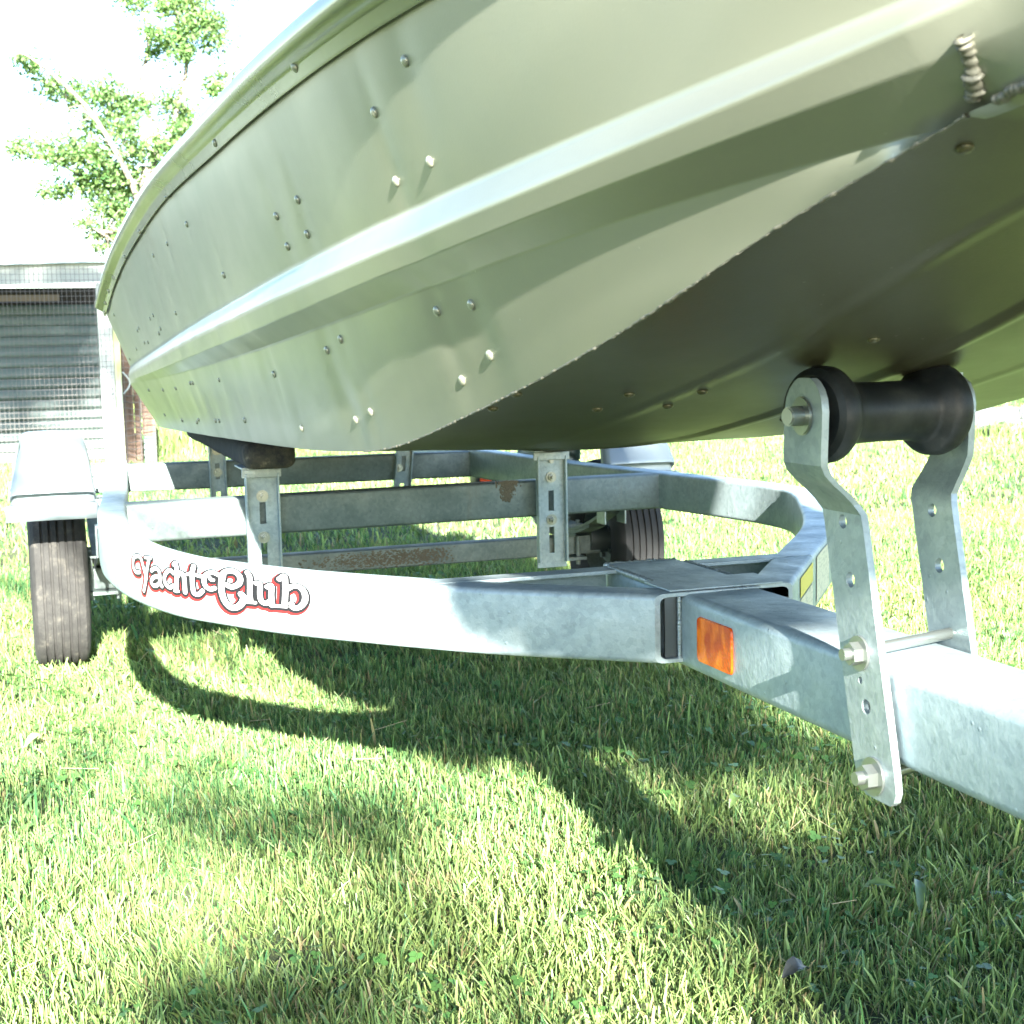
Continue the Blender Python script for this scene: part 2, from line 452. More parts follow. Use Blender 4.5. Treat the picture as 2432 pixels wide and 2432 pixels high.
# weld beads: along the chine, up the joint at the bow
def bead(name, pts, r, step, mt, jit=.3, rip=.3, flat=.7):
    Q = []
    for a, b in zip(pts, pts[1:]):
        n = max(1, int((b - a).length / (step / 5)))
        Q += [a.lerp(b, k / n) for k in range(n)]
    V = []; F = []; SGS = 8; ph = 0.0; cur = 1.0
    for i, p in enumerate(Q):
        if i % 5 == 0: cur = random.uniform(1 - jit, 1 + jit)
        t = (Q[min(i + 1, len(Q) - 1)] - Q[max(i - 1, 0)]).normalized(); sd = t.cross(Vector((0, 0, 1)) if abs(t.z) < .8 else Vector((0, 1, 0))).normalized(); u_ = sd.cross(t)
        q = (i % 5) / 5; rr = r * cur * (1 - rip + rip * math.sin(PI * (q * .8 + .15)) * 1.25)
        off = Vector((noise.noise(p * 150), noise.noise(p * 150 + Vector((3, 0, 0))), noise.noise(p * 150 + Vector((0, 7, 0))))) * r * .55
        for k in range(SGS):
            th = 2 * PI * k / SGS; V.append(p + off + sd * math.cos(th) * rr + u_ * math.sin(th) * rr * flat)
    for i in range(len(Q) - 1):
        for k in range(SGS): F.append((i * SGS + k, i * SGS + (k + 1) % SGS, (i + 1) * SGS + (k + 1) % SGS, (i + 1) * SGS + k))
    return mk(name, V, F, mt, boat, 70)
cp = [s[0] for s in st if s[2] is not None and s[2] < 1.65]
nz = [s[0] for s in st[nose0:nose0 + 20]]
V_, F_ = [], []
bead('chine_weld', [c + Vector((-.0001, 0, -.0008)) for c in cp], .0013, .0060, M['weld'], .6, .12)
wp = []
for (u, v) in ((1824, 68), (1828, 100), (1833, 130), (1836, 160), (1842, 195)):
    h = bvh.ray_cast(ORG, ray(u, v).normalized())
    if h[0] is not None: wp.append(h[0] + Vector((-.002, -.002, 0)))
if len(wp) > 1: bead('weld_bead', wp, .0048, .0042, M['weld'], .25, .45)
bead('weld_bead', [c + Vector((-.001, -.002, .001)) for c in nz], .0034, .0040, M['weld'], .25, .45)

# ------------------------------------------------------------------ trailer
trailer = thing('boat_trailer', (XM, 3.0, 0), 'galvanised boat trailer with lettered side rail standing on the lawn under the boat', 'trailer')
ZT, ZB = .433, .356; ZC = (ZT + ZB) / 2; HH = ZT - ZB
lout = [(.215, 4.35), (.196, 3.9), (.166, 3.43), (.132, 2.92), (.112, 2.66), (.103, 2.45), (.104, 2.29), (.125, 2.10), (.169, 1.936), (.223, 1.833), (.30, 1.718), (.418, 1.583), (.50, 1.503), (.660, 1.377)]
rout = [(1.17, 4.35), (1.19, 3.9), (1.253, 3.224), (1.318, 2.80), (1.362, 2.55), (1.378, 2.42), (1.362, 2.28), (1.262, 2.069), (1.13, 1.835), (.957, 1.602), (.798, 1.39)]
def inset(path, w, side):
    P_ = [Vector((a, b, ZC)) for a, b in path]; P_ = cat(P_, 6); out = []
    for i, p in enumerate(P_):
        t = (P_[min(i + 1, len(P_) - 1)] - P_[max(i - 1, 0)]).normalized(); s = Vector((t.y, -t.x, 0))
        out.append(p + s * (w * side))
    return out, P_
RW = .05
lp, lo = inset(lout, RW / 2, -1); rp, ro = inset(rout, RW / 2, 1)
rail_l = sweep('side_rail', lp, rrect(RW, HH, .007), M['galv'], trailer, hollow=.004, e1=(1, 0, 0))
rail_r = sweep('side_rail', rp, rrect(RW, HH, .007), M['galv'], trailer, hollow=.004, e1=(1, 0, 0))
TX0, TX1 = .668, .768
sweep('tongue', [((TX0 + TX1) / 2, yy, (.349 + .431) / 2) for yy in (-1.3, -.5, .4, 1.0, 1.62)], rrect(TX1 - TX0, .082, .010, 5), M['galv'], trailer, hollow=.004)
def bar(name, a, b, w, h, r, mt, caps=True, par=None):
    return sweep(name, [Vector(a), Vector(a).lerp(Vector(b), .5), Vector(b)], rrect(w, h, r), mt, par or trailer, caps=caps)
bar('crossmember', (.145, 2.757, ZC), (1.315, 2.797, ZC), .05, HH - .002, .006, M['galv_dirty'])
bar('crossmember', (.06, 3.862, ZC - .003), (1.20, 3.772, ZC - .003), .05, HH - .006, .006, M['galv_dirty'])
bar('axle', (.11, 3.42, .1965), (1.39, 3.42, .1985), .05, .05, .004, M['galv_dirty'])
# angle iron across the joint + end of tongue plate
bm = bmesh.new(); box(bm, .44, .665, 1.607, 1.612, .392, .4325); box(bm, .771, .935, 1.607, 1.612, .392, .4325)
box(bm, .44, .935, 1.575, 1.607, .4285, .4335, .001); bmobj('angle_bar', bm, M['galv'], trailer)
bm = bmesh.new(); box(bm, .655, .795, 1.401, 1.470, .4336, .4358, .0008); box(bm, .671, .765, 1.472, 1.618, .4314, .4345, .0008)
bmobj('joint_plate', bm, M['galv'], trailer)
bm = bmesh.new(); box(bm, .650, .666, 1.404, 1.407, .361, .428); bmobj('end_shade_plate', bm, M['dark_steel'], trailer)  # dark plate inside the open rail end, painted shade for the hollow tube
# welds at the joint
def wbead(pts, r, par=trailer, mt=None, name='weld'):
    bm = bmesh.new()
    for a, b in zip(pts, pts[1:]):
        a = Vector(a); b = Vector(b); n = max(1, int((b - a).length / (r * .45)))
        for i in range(n):
            bmesh.ops.create_icosphere(bm, subdivisions=1, radius=r * random.uniform(.75, 1.2), matrix=Matrix.Translation(a.lerp(b, i / n)))
    return bmobj(name, bm, mt or M['galv_bright'], par, 60)
wbead([(.6655, 1.400, .356), (.6655, 1.400, .428)], .0026)
wbead([(.668, 1.475, .4325), (.668, 1.60, .4325)], .004); wbead([(.67, 1.62, .4325), (.766, 1.62, .4325)], .004); wbead([(.770, 1.475, .4325), (.770, 1.60, .4325)], .003)
wbead([(.670, 1.4, .4315), (.765, 1.4, .4315)], .0022)
wbead([(1.296, 2.765, .365), (1.298, 2.765, .424)], .0055)
wbead([(.152, 2.728, .365), (.150, 2.728, .424)], .005)

# bolts
def hexbolt(par, p, ax, r, shank=.012, washer=True, mt=None):
    p = Vector(p); ax = Vector(ax).normalized(); bm = bmesh.new()
    if washer: cyl(bm, p, p + ax * .0022, r * 1.5, 24)
    cyl(bm, p + ax * .0022, p + ax * (.0022 + r * .85), r, 6)
    cyl(bm, p + ax * (.0022 + r * .85), p + ax * (.0022 + r * .85 + shank), r * .52, 14)
    return bmobj('bolt', bm, mt or M['zinc'], par, 35)
# bunk brackets: slotted channels on the cross bars
def bracket(x0, x1, y, z0, z1, lean, bolts, tall_y=None):
    bm = bmesh.new(); t = .004; lip = .016
    box(bm, x0, x1, y - t, y, z0, z1, .0008, 1)
    for xa, xb in ((x0, x0 + t), (x1 - t, x1)):
        box(bm, xa, xb, y - lip, y - t + .0005, z0 + .012, z1 - .008, .0008, 1)
    o = bmobj('bunk_bracket', bm, M['galv'], trailer)
    xc = (x0 + x1) / 2
    cb = bmesh.new(); box(cb, xc - .006, xc + .006, y - .02, y + .02, z0 + .03, z0 + .085)
    box(cb, xc - .006, xc + .006, y - .02, y + .02, z0 + .118, z0 + .16)
    boolean(o, cb)
    for bz in bolts: hexbolt(o, (xc, y - t - .0002, bz), (0, -1, 0), .0075 if bz < .46 else .0055, .009 if bz < .46 else .001, bz < .46)
    if lean:
        for v in o.data.vertices: v.co.x += lean * (v.co.z - z0)
    return o
# (bolts are placed on the leaned line too)
b1 = bracket(.387, .452, 2.731, .262, .486, .0, (.434, .354))
b2 = bracket(.982, 1.046, 2.742, .252, .492, .0, (.474, .440, .352))
b3 = bracket(.448, .492, 3.803, .262, .475, .0, (.455, .398))
b4 = bracket(.928, .975, 3.764, .262, .475, .10, (.455, .390))
# top saddles of the brackets
for (xa, xb, yy, zz) in ((.375, .462, 2.735, .486), (.968, 1.058, 2.746, .492)):
    bm = bmesh.new(); box(bm, xa + .006, xb - .006, yy - .018, yy + .08, zz, zz + .004, .001); box(bm, xa + .006, xb - .006, yy - .018, yy - .014, zz - .016, zz, .001)
    bmobj('saddle_plate', bm, M['galv_bright'], trailer)
# carpeted bunks
cm = mat('bunk_carpet', (.03, .035, .04), .95); _v = coords(cm)
mossy = ramp(cm, noise_t(cm, _v, 30, 5, .7), [(.42, (.022, .026, .030)), (.60, (.07, .066, .05)), (.74, (.24, .22, .15))])
geo = nd(cm, 'ShaderNodeSeparateXYZ'); tcx = nd(cm, 'ShaderNodeTexCoord'); lk(cm, tcx.outputs['Object'], geo.inputs[0])
nearend = ramp(cm, geo.outputs[1], [(0, (1, 1, 1)), (1, (0, 0, 0))])
mr = nd(cm, 'ShaderNodeMapRange'); mr.inputs[1].default_value = 2.62; mr.inputs[2].default_value = 2.78; mr.inputs[3].default_value = 1; mr.inputs[4].default_value = 0
lk(cm, geo.outputs[1], mr.inputs[0])
lk(cm, mixc(cm, mr.outputs[0], (.024, .029, .036), mossy), P(cm)['Base Color'])
bump(cm, noise_t(cm, _v, 300, 4, .7), .9, .004)
def bunk(a, b, z):
    a = Vector(a); b = Vector(b); bm = bmesh.new()
    d = (b - a); L = d.length; mtx = Matrix.Translation(a) @ d.to_track_quat('Y', 'Z').to_matrix().to_4x4()
    box(bm, -.049, .049, 0, L, 0, .050, .019, 5)
    bmesh.ops.subdivide_edges(bm, edges=[e for e in bm.edges if e.calc_length() > .3], cuts=40)
    bmesh.ops.transform(bm, matrix=mtx, verts=bm.verts)
    for v in bm.verts:
        v.co += Vector((noise.noise(v.co * 40), noise.noise(v.co * 40 + Vector((5, 0, 0))), noise.noise(v.co * 35 + Vector((0, 9, 0))))) * .003
    return bmobj('bunk_board', bm, cm, trailer, 60)
bunk((.425, 2.64, .491), (.468, 4.05, .478), 0)
bunk((1.012, 2.64, .497), (.965, 4.05, .478), 0)

# roller bracket plates
def plate(sgn, xa, xb, ysh, t=.0065, top=.0305):
    """one bent flat bar; xa at the tongue, xb at the roller; sgn is the outer side"""
    zs = [.318, .322, .330, .345, .37, .42, .47, .52, .545, .556, .565, .574, .583, .592, .600, .608, .618, .632, .645, .655, .663, .669, .672]
    V = []; F = []
    for z in zs:
        q = min(1, max(0, (z - .553) / .050)); q = q * q * (3 - 2 * q)
        x = xa + (xb - xa) * q
        yc = float(np.interp(z, [.318, .565, .60, .672], [1.002, 1.062, 1.050, 1.046])) + ysh
        hw = .0305 + (top - .0305) * q
        if z > .643: hw = max(.006, math.sqrt(max(1e-6, top ** 2 - (z - .643) ** 2)))
        if z < .338: hw = .012 + .0185 * math.sqrt(max(0, 1 - ((.338 - z) / .021) ** 2))
        # the thickness is kept across the bend
        for (dx, dy) in ((-t / 2, -hw), (t / 2, -hw), (t / 2, hw), (-t / 2, hw)):
            V.append(Vector((x + dx, yc + dy, z)))
    n = len(zs)
    for i in range(n - 1):
        for k in range(4): F.append((i * 4 + k, i * 4 + (k + 1) % 4, (i + 1) * 4 + (k + 1) % 4, (i + 1) * 4 + k))
    F.append((0, 3, 2, 1)); F.append(tuple((n - 1) * 4 + k for k in range(4)))
    o = mk('roller_bracket', V, F, M['galv_bright'], trailer, 25)
    cb = bmesh.new()
    for z, r in ((.548, .0062), (.499, .0068), (.394, .0065), (.415, .003)):
        yc = float(np.interp(z, [.318, .565], [1.002, 1.062])) + ysh + (.004 if r < .004 else 0)
        cyl(cb, (xa - .05, yc, z), (xa + .05, yc, z), r, 20)
    boolean(o, cb)
    return o
pl = plate(-1, .6615, .6165, 0); pr = plate(1, .7745, .7865, .033, top=.0265)
hexbolt(pl, (.6580, 1.030, .4385), (-1, 0, 0), .0100, .007); hexbolt(pl, (.6580, 1.008, .337), (-1, 0, 0), .0110, .007)
hexbolt(pr, (.7780, 1.066, .4385), (1, 0, 0), .0095, .010)
bm = bmesh.new(); cyl(bm, (.6655, 1.031, .4400), (.7710, 1.062, .4400), .0052, 18); bmobj('cross_bolt', bm, M['zinc'], trailer, 40)
bm = bmesh.new(); cyl(bm, (.6655, 1.008, .337), (.7710, 1.040, .337), .0052, 18); bmobj('cross_bolt', bm, M['zinc'], trailer, 40)
# roller
RYL, RYR, RZ = 1.050, 1.080, .6405
prof = [(0, .013), (0, .034), (.004, .0395), (.012, .0415), (.022, .0408), (.030, .0365), (.0345, .0305), (.040, .0275), (.06, .0262), (.095, .0258), (.130, .0262), (.150, .0275), (.1555, .0305), (.160, .0365), (.168, .0408), (.178, .0415), (.186, .0395), (.190, .034), (.190, .013)]
prof = [(a * .805, q_) for a, q_ in prof]
V = []; F = []; SG = 56
ra = Vector((.6225, RYL, RZ)); rd = Vector((.775 - .6225, RYR - RYL, 0)).normalized(); rb = rd.cross(Vector((0, 0, 1))).normalized()
for (a, r) in prof:
    for k in range(SG):
        th = 2 * PI * k / SG; V.append(ra + rd * a + (rb * math.cos(th) + Vector((0, 0, 1)) * math.sin(th)) * r)
for i in range(len(prof) - 1):
    for k in range(SG): F.append((i * SG + k, i * SG + (k + 1) % SG, (i + 1) * SG + (k + 1) % SG, (i + 1) * SG + k))
rol = mk('keel_roller', V, F, M['rubber'], trailer, 30)
bm = bmesh.new(); e = ra - rd * .0105
cyl(bm, (.6131, e.y, e.z), (.6108, e.y, e.z), .0165, 30); cyl(bm, e, e - rd * .016, .0085, 24, .0080); cyl(bm, e + rd * .0, e + rd * .178, .0075, 16)
f_ = ra + rd * .168; cyl(bm, f_, f_ + rd * .002, .0165, 30); cyl(bm, f_ + rd * .002, f_ + rd * .007, .0085, 20)
bmesh.ops.bevel(bm, geom=[ed for ed in bm.edges if ed.calc_face_angle(0) > 1.2], offset=.0012, segments=2, affect='EDGES')
bmobj('roller_pin', bm, M['zinc'], rol, 40)

# reflector on the tongue
rf = mat('amber_reflector', (.5, .06, .008), .22, 0, .35); _v = coords(rf, (1, 1, 1))
_w = nd(rf, 'ShaderNodeTexVoronoi'); _w.inputs['Scale'].default_value = 260; lk(rf, _v, _w.inputs['Vector'])
lk(rf, mixc(rf, ramp(rf, noise_t(rf, coords(rf, (1, 1, .5)), 45, 2), [(.45, (0, 0, 0)), (.6, (1, 1, 1))]), (.58, .075, .005), (.90, .20, .010)), P(rf)['Base Color'])
bump(rf, _w.outputs['Distance'], .5, .001)
P(rf)['Coat Weight'].default_value = .3
def rr_panel(name, x, yc, zc, w, h, r, t, mt, par, seg=6):
    pf = rrect(w, h, r, seg); V = [Vector((x, yc + a, zc + b)) for a, b in pf]; V += [Vector((x - t, yc + a * .97, zc + b * .97)) for a, b in pf]
    n = len(pf); F = [tuple(range(n, 2 * n))] + [(k, (k + 1) % n, n + (k + 1) % n, n + k) for k in range(n)]
    return mk(name, V, F, mt, par, 30)
rr_panel('reflector', TX0 - .0003, 1.318, .3895, .080, .049, .006, .0022, rf, trailer)

# lettering on the rail: three layers of flat ribbon (red shade, black outline, white letter)
LET = {'Y1': [(1.3996, 0.4038), (1.3832, 0.4025), (1.3732, 0.4079), (1.3735, 0.4169), (1.3821, 0.4234), (1.3987, 0.4265), (1.41, 0.424), (1.4158, 0.4164), (1.4232, 0.4062), (1.4278, 0.3985)], 'Y2': [(1.4263, 0.4275), (1.4488, 0.4292)], 'Y3': [(1.4419, 0.4275), (1.4325, 0.4128), (1.4262, 0.3983), (1.4218, 0.3895), (1.415, 0.3795)], 'a1': [(1.4489, 0.412), (1.4623, 0.4166), (1.4746, 0.415), (1.4775, 0.4072), (1.4773, 0.3982), (1.4827, 0.3944)], 'a2': [(1.4759, 0.4061), (1.4579, 0.404), (1.4467, 0.3972), (1.4511, 0.3923), (1.4639, 0.393), (1.4762, 0.3981)], 'c': [(1.5195, 0.4162), (1.512, 0.4191), (1.502, 0.4164), (1.4925, 0.4081), (1.4948, 0.3995), (1.5068, 0.3956), (1.518, 0.399)], 'h1': [(1.522, 0.4279), (1.5275, 0.4301), (1.5296, 0.4198), (1.5278, 0.4056), (1.5261, 0.3931)], 'h2': [(1.5301, 0.4130), (1.5385, 0.4185), (1.5462, 0.4150), (1.5475, 0.4045), (1.5478, 0.3935)], 'h3': [(1.5211, 0.3926), (1.5314, 0.3932)], 't1': [(1.5698, 0.4303), (1.5665, 0.4229), (1.5652, 0.4123), (1.5658, 0.4002), (1.5686, 0.3939), (1.5781, 0.394), (1.5859, 0.3991)], 't2': [(1.5545, 0.4182), (1.5654, 0.4199), (1.5815, 0.4179), (1.5919, 0.4186)], 'C1': [(1.6112, 0.405), (1.6023, 0.4028), (1.5932, 0.4058), (1.59, 0.4132), (1.595, 0.4209), (1.607, 0.4251), (1.6184, 0.4236), (1.6246, 0.4215)], 'C0': [(1.6091, 0.4154), (1.6047, 0.4155), (1.6029, 0.4175)], 'C2': [(1.6253, 0.4207), (1.6324, 0.4272), (1.6437, 0.4301), (1.6559, 0.429), (1.6629, 0.4237), (1.662, 0.4169), (1.6548, 0.4122), (1.6449, 0.4097), (1.6363, 0.4115)], 'C3': [(1.6297, 0.4236), (1.6258, 0.4132), (1.6257, 0.4013), (1.6312, 0.3899), (1.6419, 0.3832), (1.6543, 0.3843), (1.6644, 0.3903), (1.6685, 0.3982), (1.6639, 0.402)], 'l1': [(1.6774, 0.4307), (1.6812, 0.426), (1.6811, 0.4143), (1.6804, 0.4026), (1.6818, 0.3941)], 'l2': [(1.6735, 0.393), (1.6899, 0.3935)], 'u1': [(1.6926, 0.4186), (1.6997, 0.4175), (1.699, 0.4059), (1.7008, 0.3969), (1.7089, 0.3943), (1.7174, 0.3984)], 'u2': [(1.7126, 0.4153), (1.7197, 0.4175), (1.719, 0.406), (1.7194, 0.3928)], 'b1': [(1.7342, 0.4269), (1.7426, 0.4311), (1.7436, 0.4211), (1.7428, 0.408), (1.7411, 0.394)], 'b2': [(1.7183, 0.3927), (1.7438, 0.3931)], 'b3': [(1.7451, 0.4147), (1.7568, 0.4198), (1.768, 0.4189), (1.7747, 0.4121), (1.7742, 0.4023), (1.7658, 0.3944), (1.7553, 0.3928), (1.7528, 0.3975)]}
LP = [(.166, 3.43), (.132, 2.92), (.112, 2.66), (.103, 2.45), (.104, 2.29), (.125, 2.10), (.169, 1.936), (.223, 1.833), (.30, 1.718), (.418, 1.583), (.50, 1.503), (.643, 1.39)]
LS = [0.0]
for a, b in zip(LP, LP[1:]): LS.append(LS[-1] + math.hypot(b[0] - a[0], b[1] - a[1]))
# the smooth outer face, as (s -> point, outward normal) measured on the same chain
oseg = [p for p in lo]
lbvh_V = [Vector((p.x, p.y, .30)) for p in lo] + [Vector((p.x, p.y, .50)) for p in lo]
nl = len(lo); lb = BVHTree.FromPolygons(lbvh_V, [(k, k + 1, nl + k + 1, nl + k) for k in range(nl - 1)])
def rail_pt(s, z, off):
    x = float(np.interp(s, LS, [p[0] for p in LP])); y = float(np.interp(s, LS, [p[1] for p in LP]))
    loc, nrm, _, _ = lb.find_nearest(Vector((x, y, z))); nrm = nrm if nrm.x < 0 or nrm.y < 0 else -nrm
    if nrm.dot(Vector((-1, -.8, 0))) < 0: nrm = -nrm
    return loc + nrm * off
def letters(name, grow, ds, dz, off, mt, par):
    V = []; F = []; K = 1.0 / 1.75; cnt = 0          # K squeezes s so that the brush is round in the squeezed plane
    for k, pts in LET.items():
        Q = cat([(a * K, b, 0) for a, b in pts], 4) if len(pts) > 2 else [Vector((a * K, b, 0)) for a, b in pts]
        r = {'C2': .0031, 'C3': .0035, 'l2': .0018, 'b2': .0018, 'h3': .0018, 'Y2': .0020, 't2': .0021, 'C0': .0021}.get(k, .0027) + grow
        for i, q in enumerate(Q):
            cnt += 1; o2 = off + cnt * 1.2e-6
            b = len(V); V.append(rail_pt((q.x + ds * K) / K, q.y + dz, o2))
            for a in range(14):
                th = 2 * PI * a / 14; V.append(rail_pt((q.x + r * math.cos(th)) / K + ds, q.y + r * math.sin(th) + dz, o2))
            F += [(b, b + 1 + a, b + 1 + (a + 1) % 14) for a in range(14)]
            if i + 1 < len(Q):
                d = (Q[i + 1] - q); n_ = Vector((-d.y, d.x, 0)).normalized() * r
                b = len(V); cnt += 1; o2 = off + cnt * 1.2e-6
                for w_ in (q + n_, q - n_, Q[i + 1] - n_, Q[i + 1] + n_): V.append(rail_pt(w_.x / K + ds, w_.y + dz, o2))
                F.append((b, b + 1, b + 2, b + 3))
    return mk(name, V, F, mt, par)
M['d_red'] = mat('decal_red', (.36, .012, .012), .45); M['d_black'] = mat('decal_black', (.006, .006, .008), .5); M['d_white'] = mat('decal_white', (.46, .48, .49), .4)
lr = letters('lettering_shade', .0036, -.0044, -.0032, .0006, M['d_red'], rail_l)
letters('lettering_outline', .0027, -.0014, -.0012, .0012, M['d_black'], rail_l)
letters('lettering', 0, 0, 0, .0018, M['d_white'], rail_l)
# faded warning labels on the far rail's outer face
lab = mat('faded_label', (.55, .55, .42), .6); _v = coords(lab)
lk(lab, mixc(lab, ramp(lab, noise_t(lab, coords(lab, (1, 1, 6)), 60, 4), [(.5, (0, 0, 0)), (.62, (.5, .5, .5))]), (.60, .60, .46), (.30, .32, .26)), P(lab)['Base Color'])
lab2 = mat('yellow_label', (.65, .58, .12), .6)
V_r = [Vector((p.x, p.y, .30)) for p in ro] + [Vector((p.x, p.y, .50)) for p in ro]; nr = len(ro)
def r_face(f0, f1, z0, z1, mt, name):
    i0, i1 = int(f0 * (nr - 1)), int(f1 * (nr - 1)); V = []; F = []
    seg = [ro[k] for k in range(i0, i1 + 1)]
    for i, p in enumerate(seg):
        t = (seg[min(i + 1, len(seg) - 1)] - seg[max(i - 1, 0)]).normalized(); n_ = Vector((-t.y, t.x, 0))
        if n_.dot(Vector((1, -.8, 0))) < 0: n_ = -n_
        for z in (z0, z1): V.append(Vector((p.x, p.y, z)) + n_ * .0012)
    for i in range(len(seg) - 1): F.append((2 * i, 2 * i + 1, 2 * i + 3, 2 * i + 2))
    return mk(name, V, F, mt, rail_r)
r_face(.86, .915, .366, .426, lab, 'warning_label'); r_face(.925, .97, .366, .400, lab, 'warning_label'); r_face(.925, .97, .402, .426, lab2, 'label_band')

# wheels
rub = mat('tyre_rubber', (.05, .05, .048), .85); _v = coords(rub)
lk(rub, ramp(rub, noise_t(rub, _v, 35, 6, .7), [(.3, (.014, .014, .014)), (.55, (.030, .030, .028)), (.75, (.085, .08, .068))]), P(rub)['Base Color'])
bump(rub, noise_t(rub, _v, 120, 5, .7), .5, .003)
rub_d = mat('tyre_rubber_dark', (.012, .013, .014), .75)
def wheel(xc, sgn, yc, zc, rm_):
    w = .060; R = .208
    prof = [(-w * .72, .105), (-w * .98, .125), (-w * 1.04, .155), (-w * 1.0, .180), (-w * .93, .1965), (-w * .84, .2035)]
    gr = [-.034, -.017, 0, .017, .034]
    for g_ in gr:
        prof += [(g_ - .0032, R - .0004 * abs(g_) * 60), (g_ - .0024, R - .006), (g_ + .0024, R - .006), (g_ + .0032, R - .0004 * abs(g_) * 60)]
    prof += [(w * .84, .2035), (w * .93, .1965), (w * 1.0, .180), (w * 1.04, .155), (w * .98, .125), (w * .72, .105)]
    SG = 72; V = []; F = []
    for i, (a, r) in enumerate(prof):
        for k in range(SG):
            th = 2 * PI * k / SG; rr = r
            dz = 0
            if r > .18: a2 = a + .0012 * math.sin(th * 36)
            else: a2 = a
            z = zc + rr * math.sin(th); z = max(z, -.004)
            V.append(Vector((xc + a2, yc + rr * math.cos(th), z)))
    for i in range(len(prof) - 1):
        for k in range(SG): F.append((i * SG + k, i * SG + (k + 1) % SG, (i + 1) * SG + (k + 1) % SG, (i + 1) * SG + k))
    wh = mk('wheel', V, F, rm_, trailer, 35)
    bm = bmesh.new()
    cyl(bm, (xc - .042, yc, zc), (xc + .042, yc, zc), .106, 48, cap=False)
    cyl(bm, (xc + sgn * .012, yc, zc), (xc + sgn * .016, yc, zc), .105, 48)
    bmobj('rim', bm, M['galv_dirty'], wh, 35)
    bm = bmesh.new(); cyl(bm, (xc - sgn * .075, yc, zc), (xc + sgn * .03, yc, zc), .036, 28); cyl(bm, (xc - sgn * .02, yc, zc), (xc - sgn * .012, yc, zc), .062, 28)
    for k in range(5):
        a = 2 * PI * k / 5; cyl(bm, (xc - sgn * .03, yc + .048 * math.cos(a), zc + .048 * math.sin(a)), (xc + sgn * .03, yc + .048 * math.cos(a), zc + .048 * math.sin(a)), .007, 6)
    bmobj('hub', bm, M['dark_steel'], wh, 35)
    return wh
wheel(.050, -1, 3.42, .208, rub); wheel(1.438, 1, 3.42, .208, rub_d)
# fenders
fm = mat('fender_steel', (.26, .30, .32), .42, .4); _v = coords(fm)
lk(fm, mixc(fm, 1.0, (.25, .30, .32), ramp(fm, noise_t(fm, _v, 12, 5), [(.3, (.82, .85, .87)), (.7, (1, 1, 1))]), 'MULTIPLY'), P(fm)['Base Color'])
def fender(x0, x1, sgn):
    side = [(3.082, .372), (3.082, .4035), (3.083, .4045), (3.106, .4055), (3.107, .426), (3.092, .4275), (3.094, .436), (3.125, .476), (3.165, .512), (3.22, .5285), (3.30, .534), (3.54, .534), (3.62, .528), (3.675, .512), (3.715, .476), (3.74, .430), (3.742, .412), (3.758, .402), (3.755, .372)]
    S = cat([(0, a, b) for a, b in side], 3); V = []; F = []; W = []
    for p in S:
        lip = 1.0 if p.z < .405 else 0.0
        tp = min(1, max(0, (p.z - .43) / .10))                       # narrower at the top
        xa = x0 - .010 * lip + .026 * tp ** 1.4; xb = x1 + .004 * lip - .010 * tp
        row = [(xa, p.y, p.z)] if False else []
        r = .014 if not lip else .004
        cyy, czz = 3.42, .20
        dv = Vector((0, cyy - p.y, czz - p.z)).normalized()
        pr = [(xa, .03), (xa, r), (xa + r * .3, r * .3), (xa + r, 0), ((xa + xb) / 2, -.002), (xb - r, 0), (xb - r * .3, r * .3), (xb, r), (xb, .03)]
        for a, d in pr: V.append(Vector((a, p.y, p.z)) + dv * d)
    n = 9
    for i in range(len(S) - 1):
        for k in range(n - 1): F.append((i * n + k, i * n + k + 1, (i + 1) * n + k + 1, (i + 1) * n + k))
    o = mk('fender', V, F, fm, trailer, 50)
    md = o.modifiers.new('s', 'SOLIDIFY'); md.thickness = .003; md.offset = 0
    bm = bmesh.new()
    xi, xo = (x1, x0) if sgn < 0 else (x0, x1)
    rl = .155 if sgn < 0 else 1.27
    for yy in (3.12, 3.70):
        bm = bmesh.new()
        box(bm, min(xi + sgn * .04, rl), max(xi + sgn * .04, rl), yy, yy + .004, .375, .412)
        box(bm, min(xi + sgn * .04, rl), max(xi + sgn * .04, rl), yy, yy + .03, .408, .4115)
        bmobj('fender_bracket', bm, M['galv_bright'], o)
    for xx in (.03, .095) if sgn < 0 else (): 
        hexbolt(o, (x0 + xx + .02, 3.094, .400), (0, -1, 0), .007, .004, mt=M['galv_bright'])
    return o
fender(-.040, .128, -1); fender(1.285, 1.465, 1)
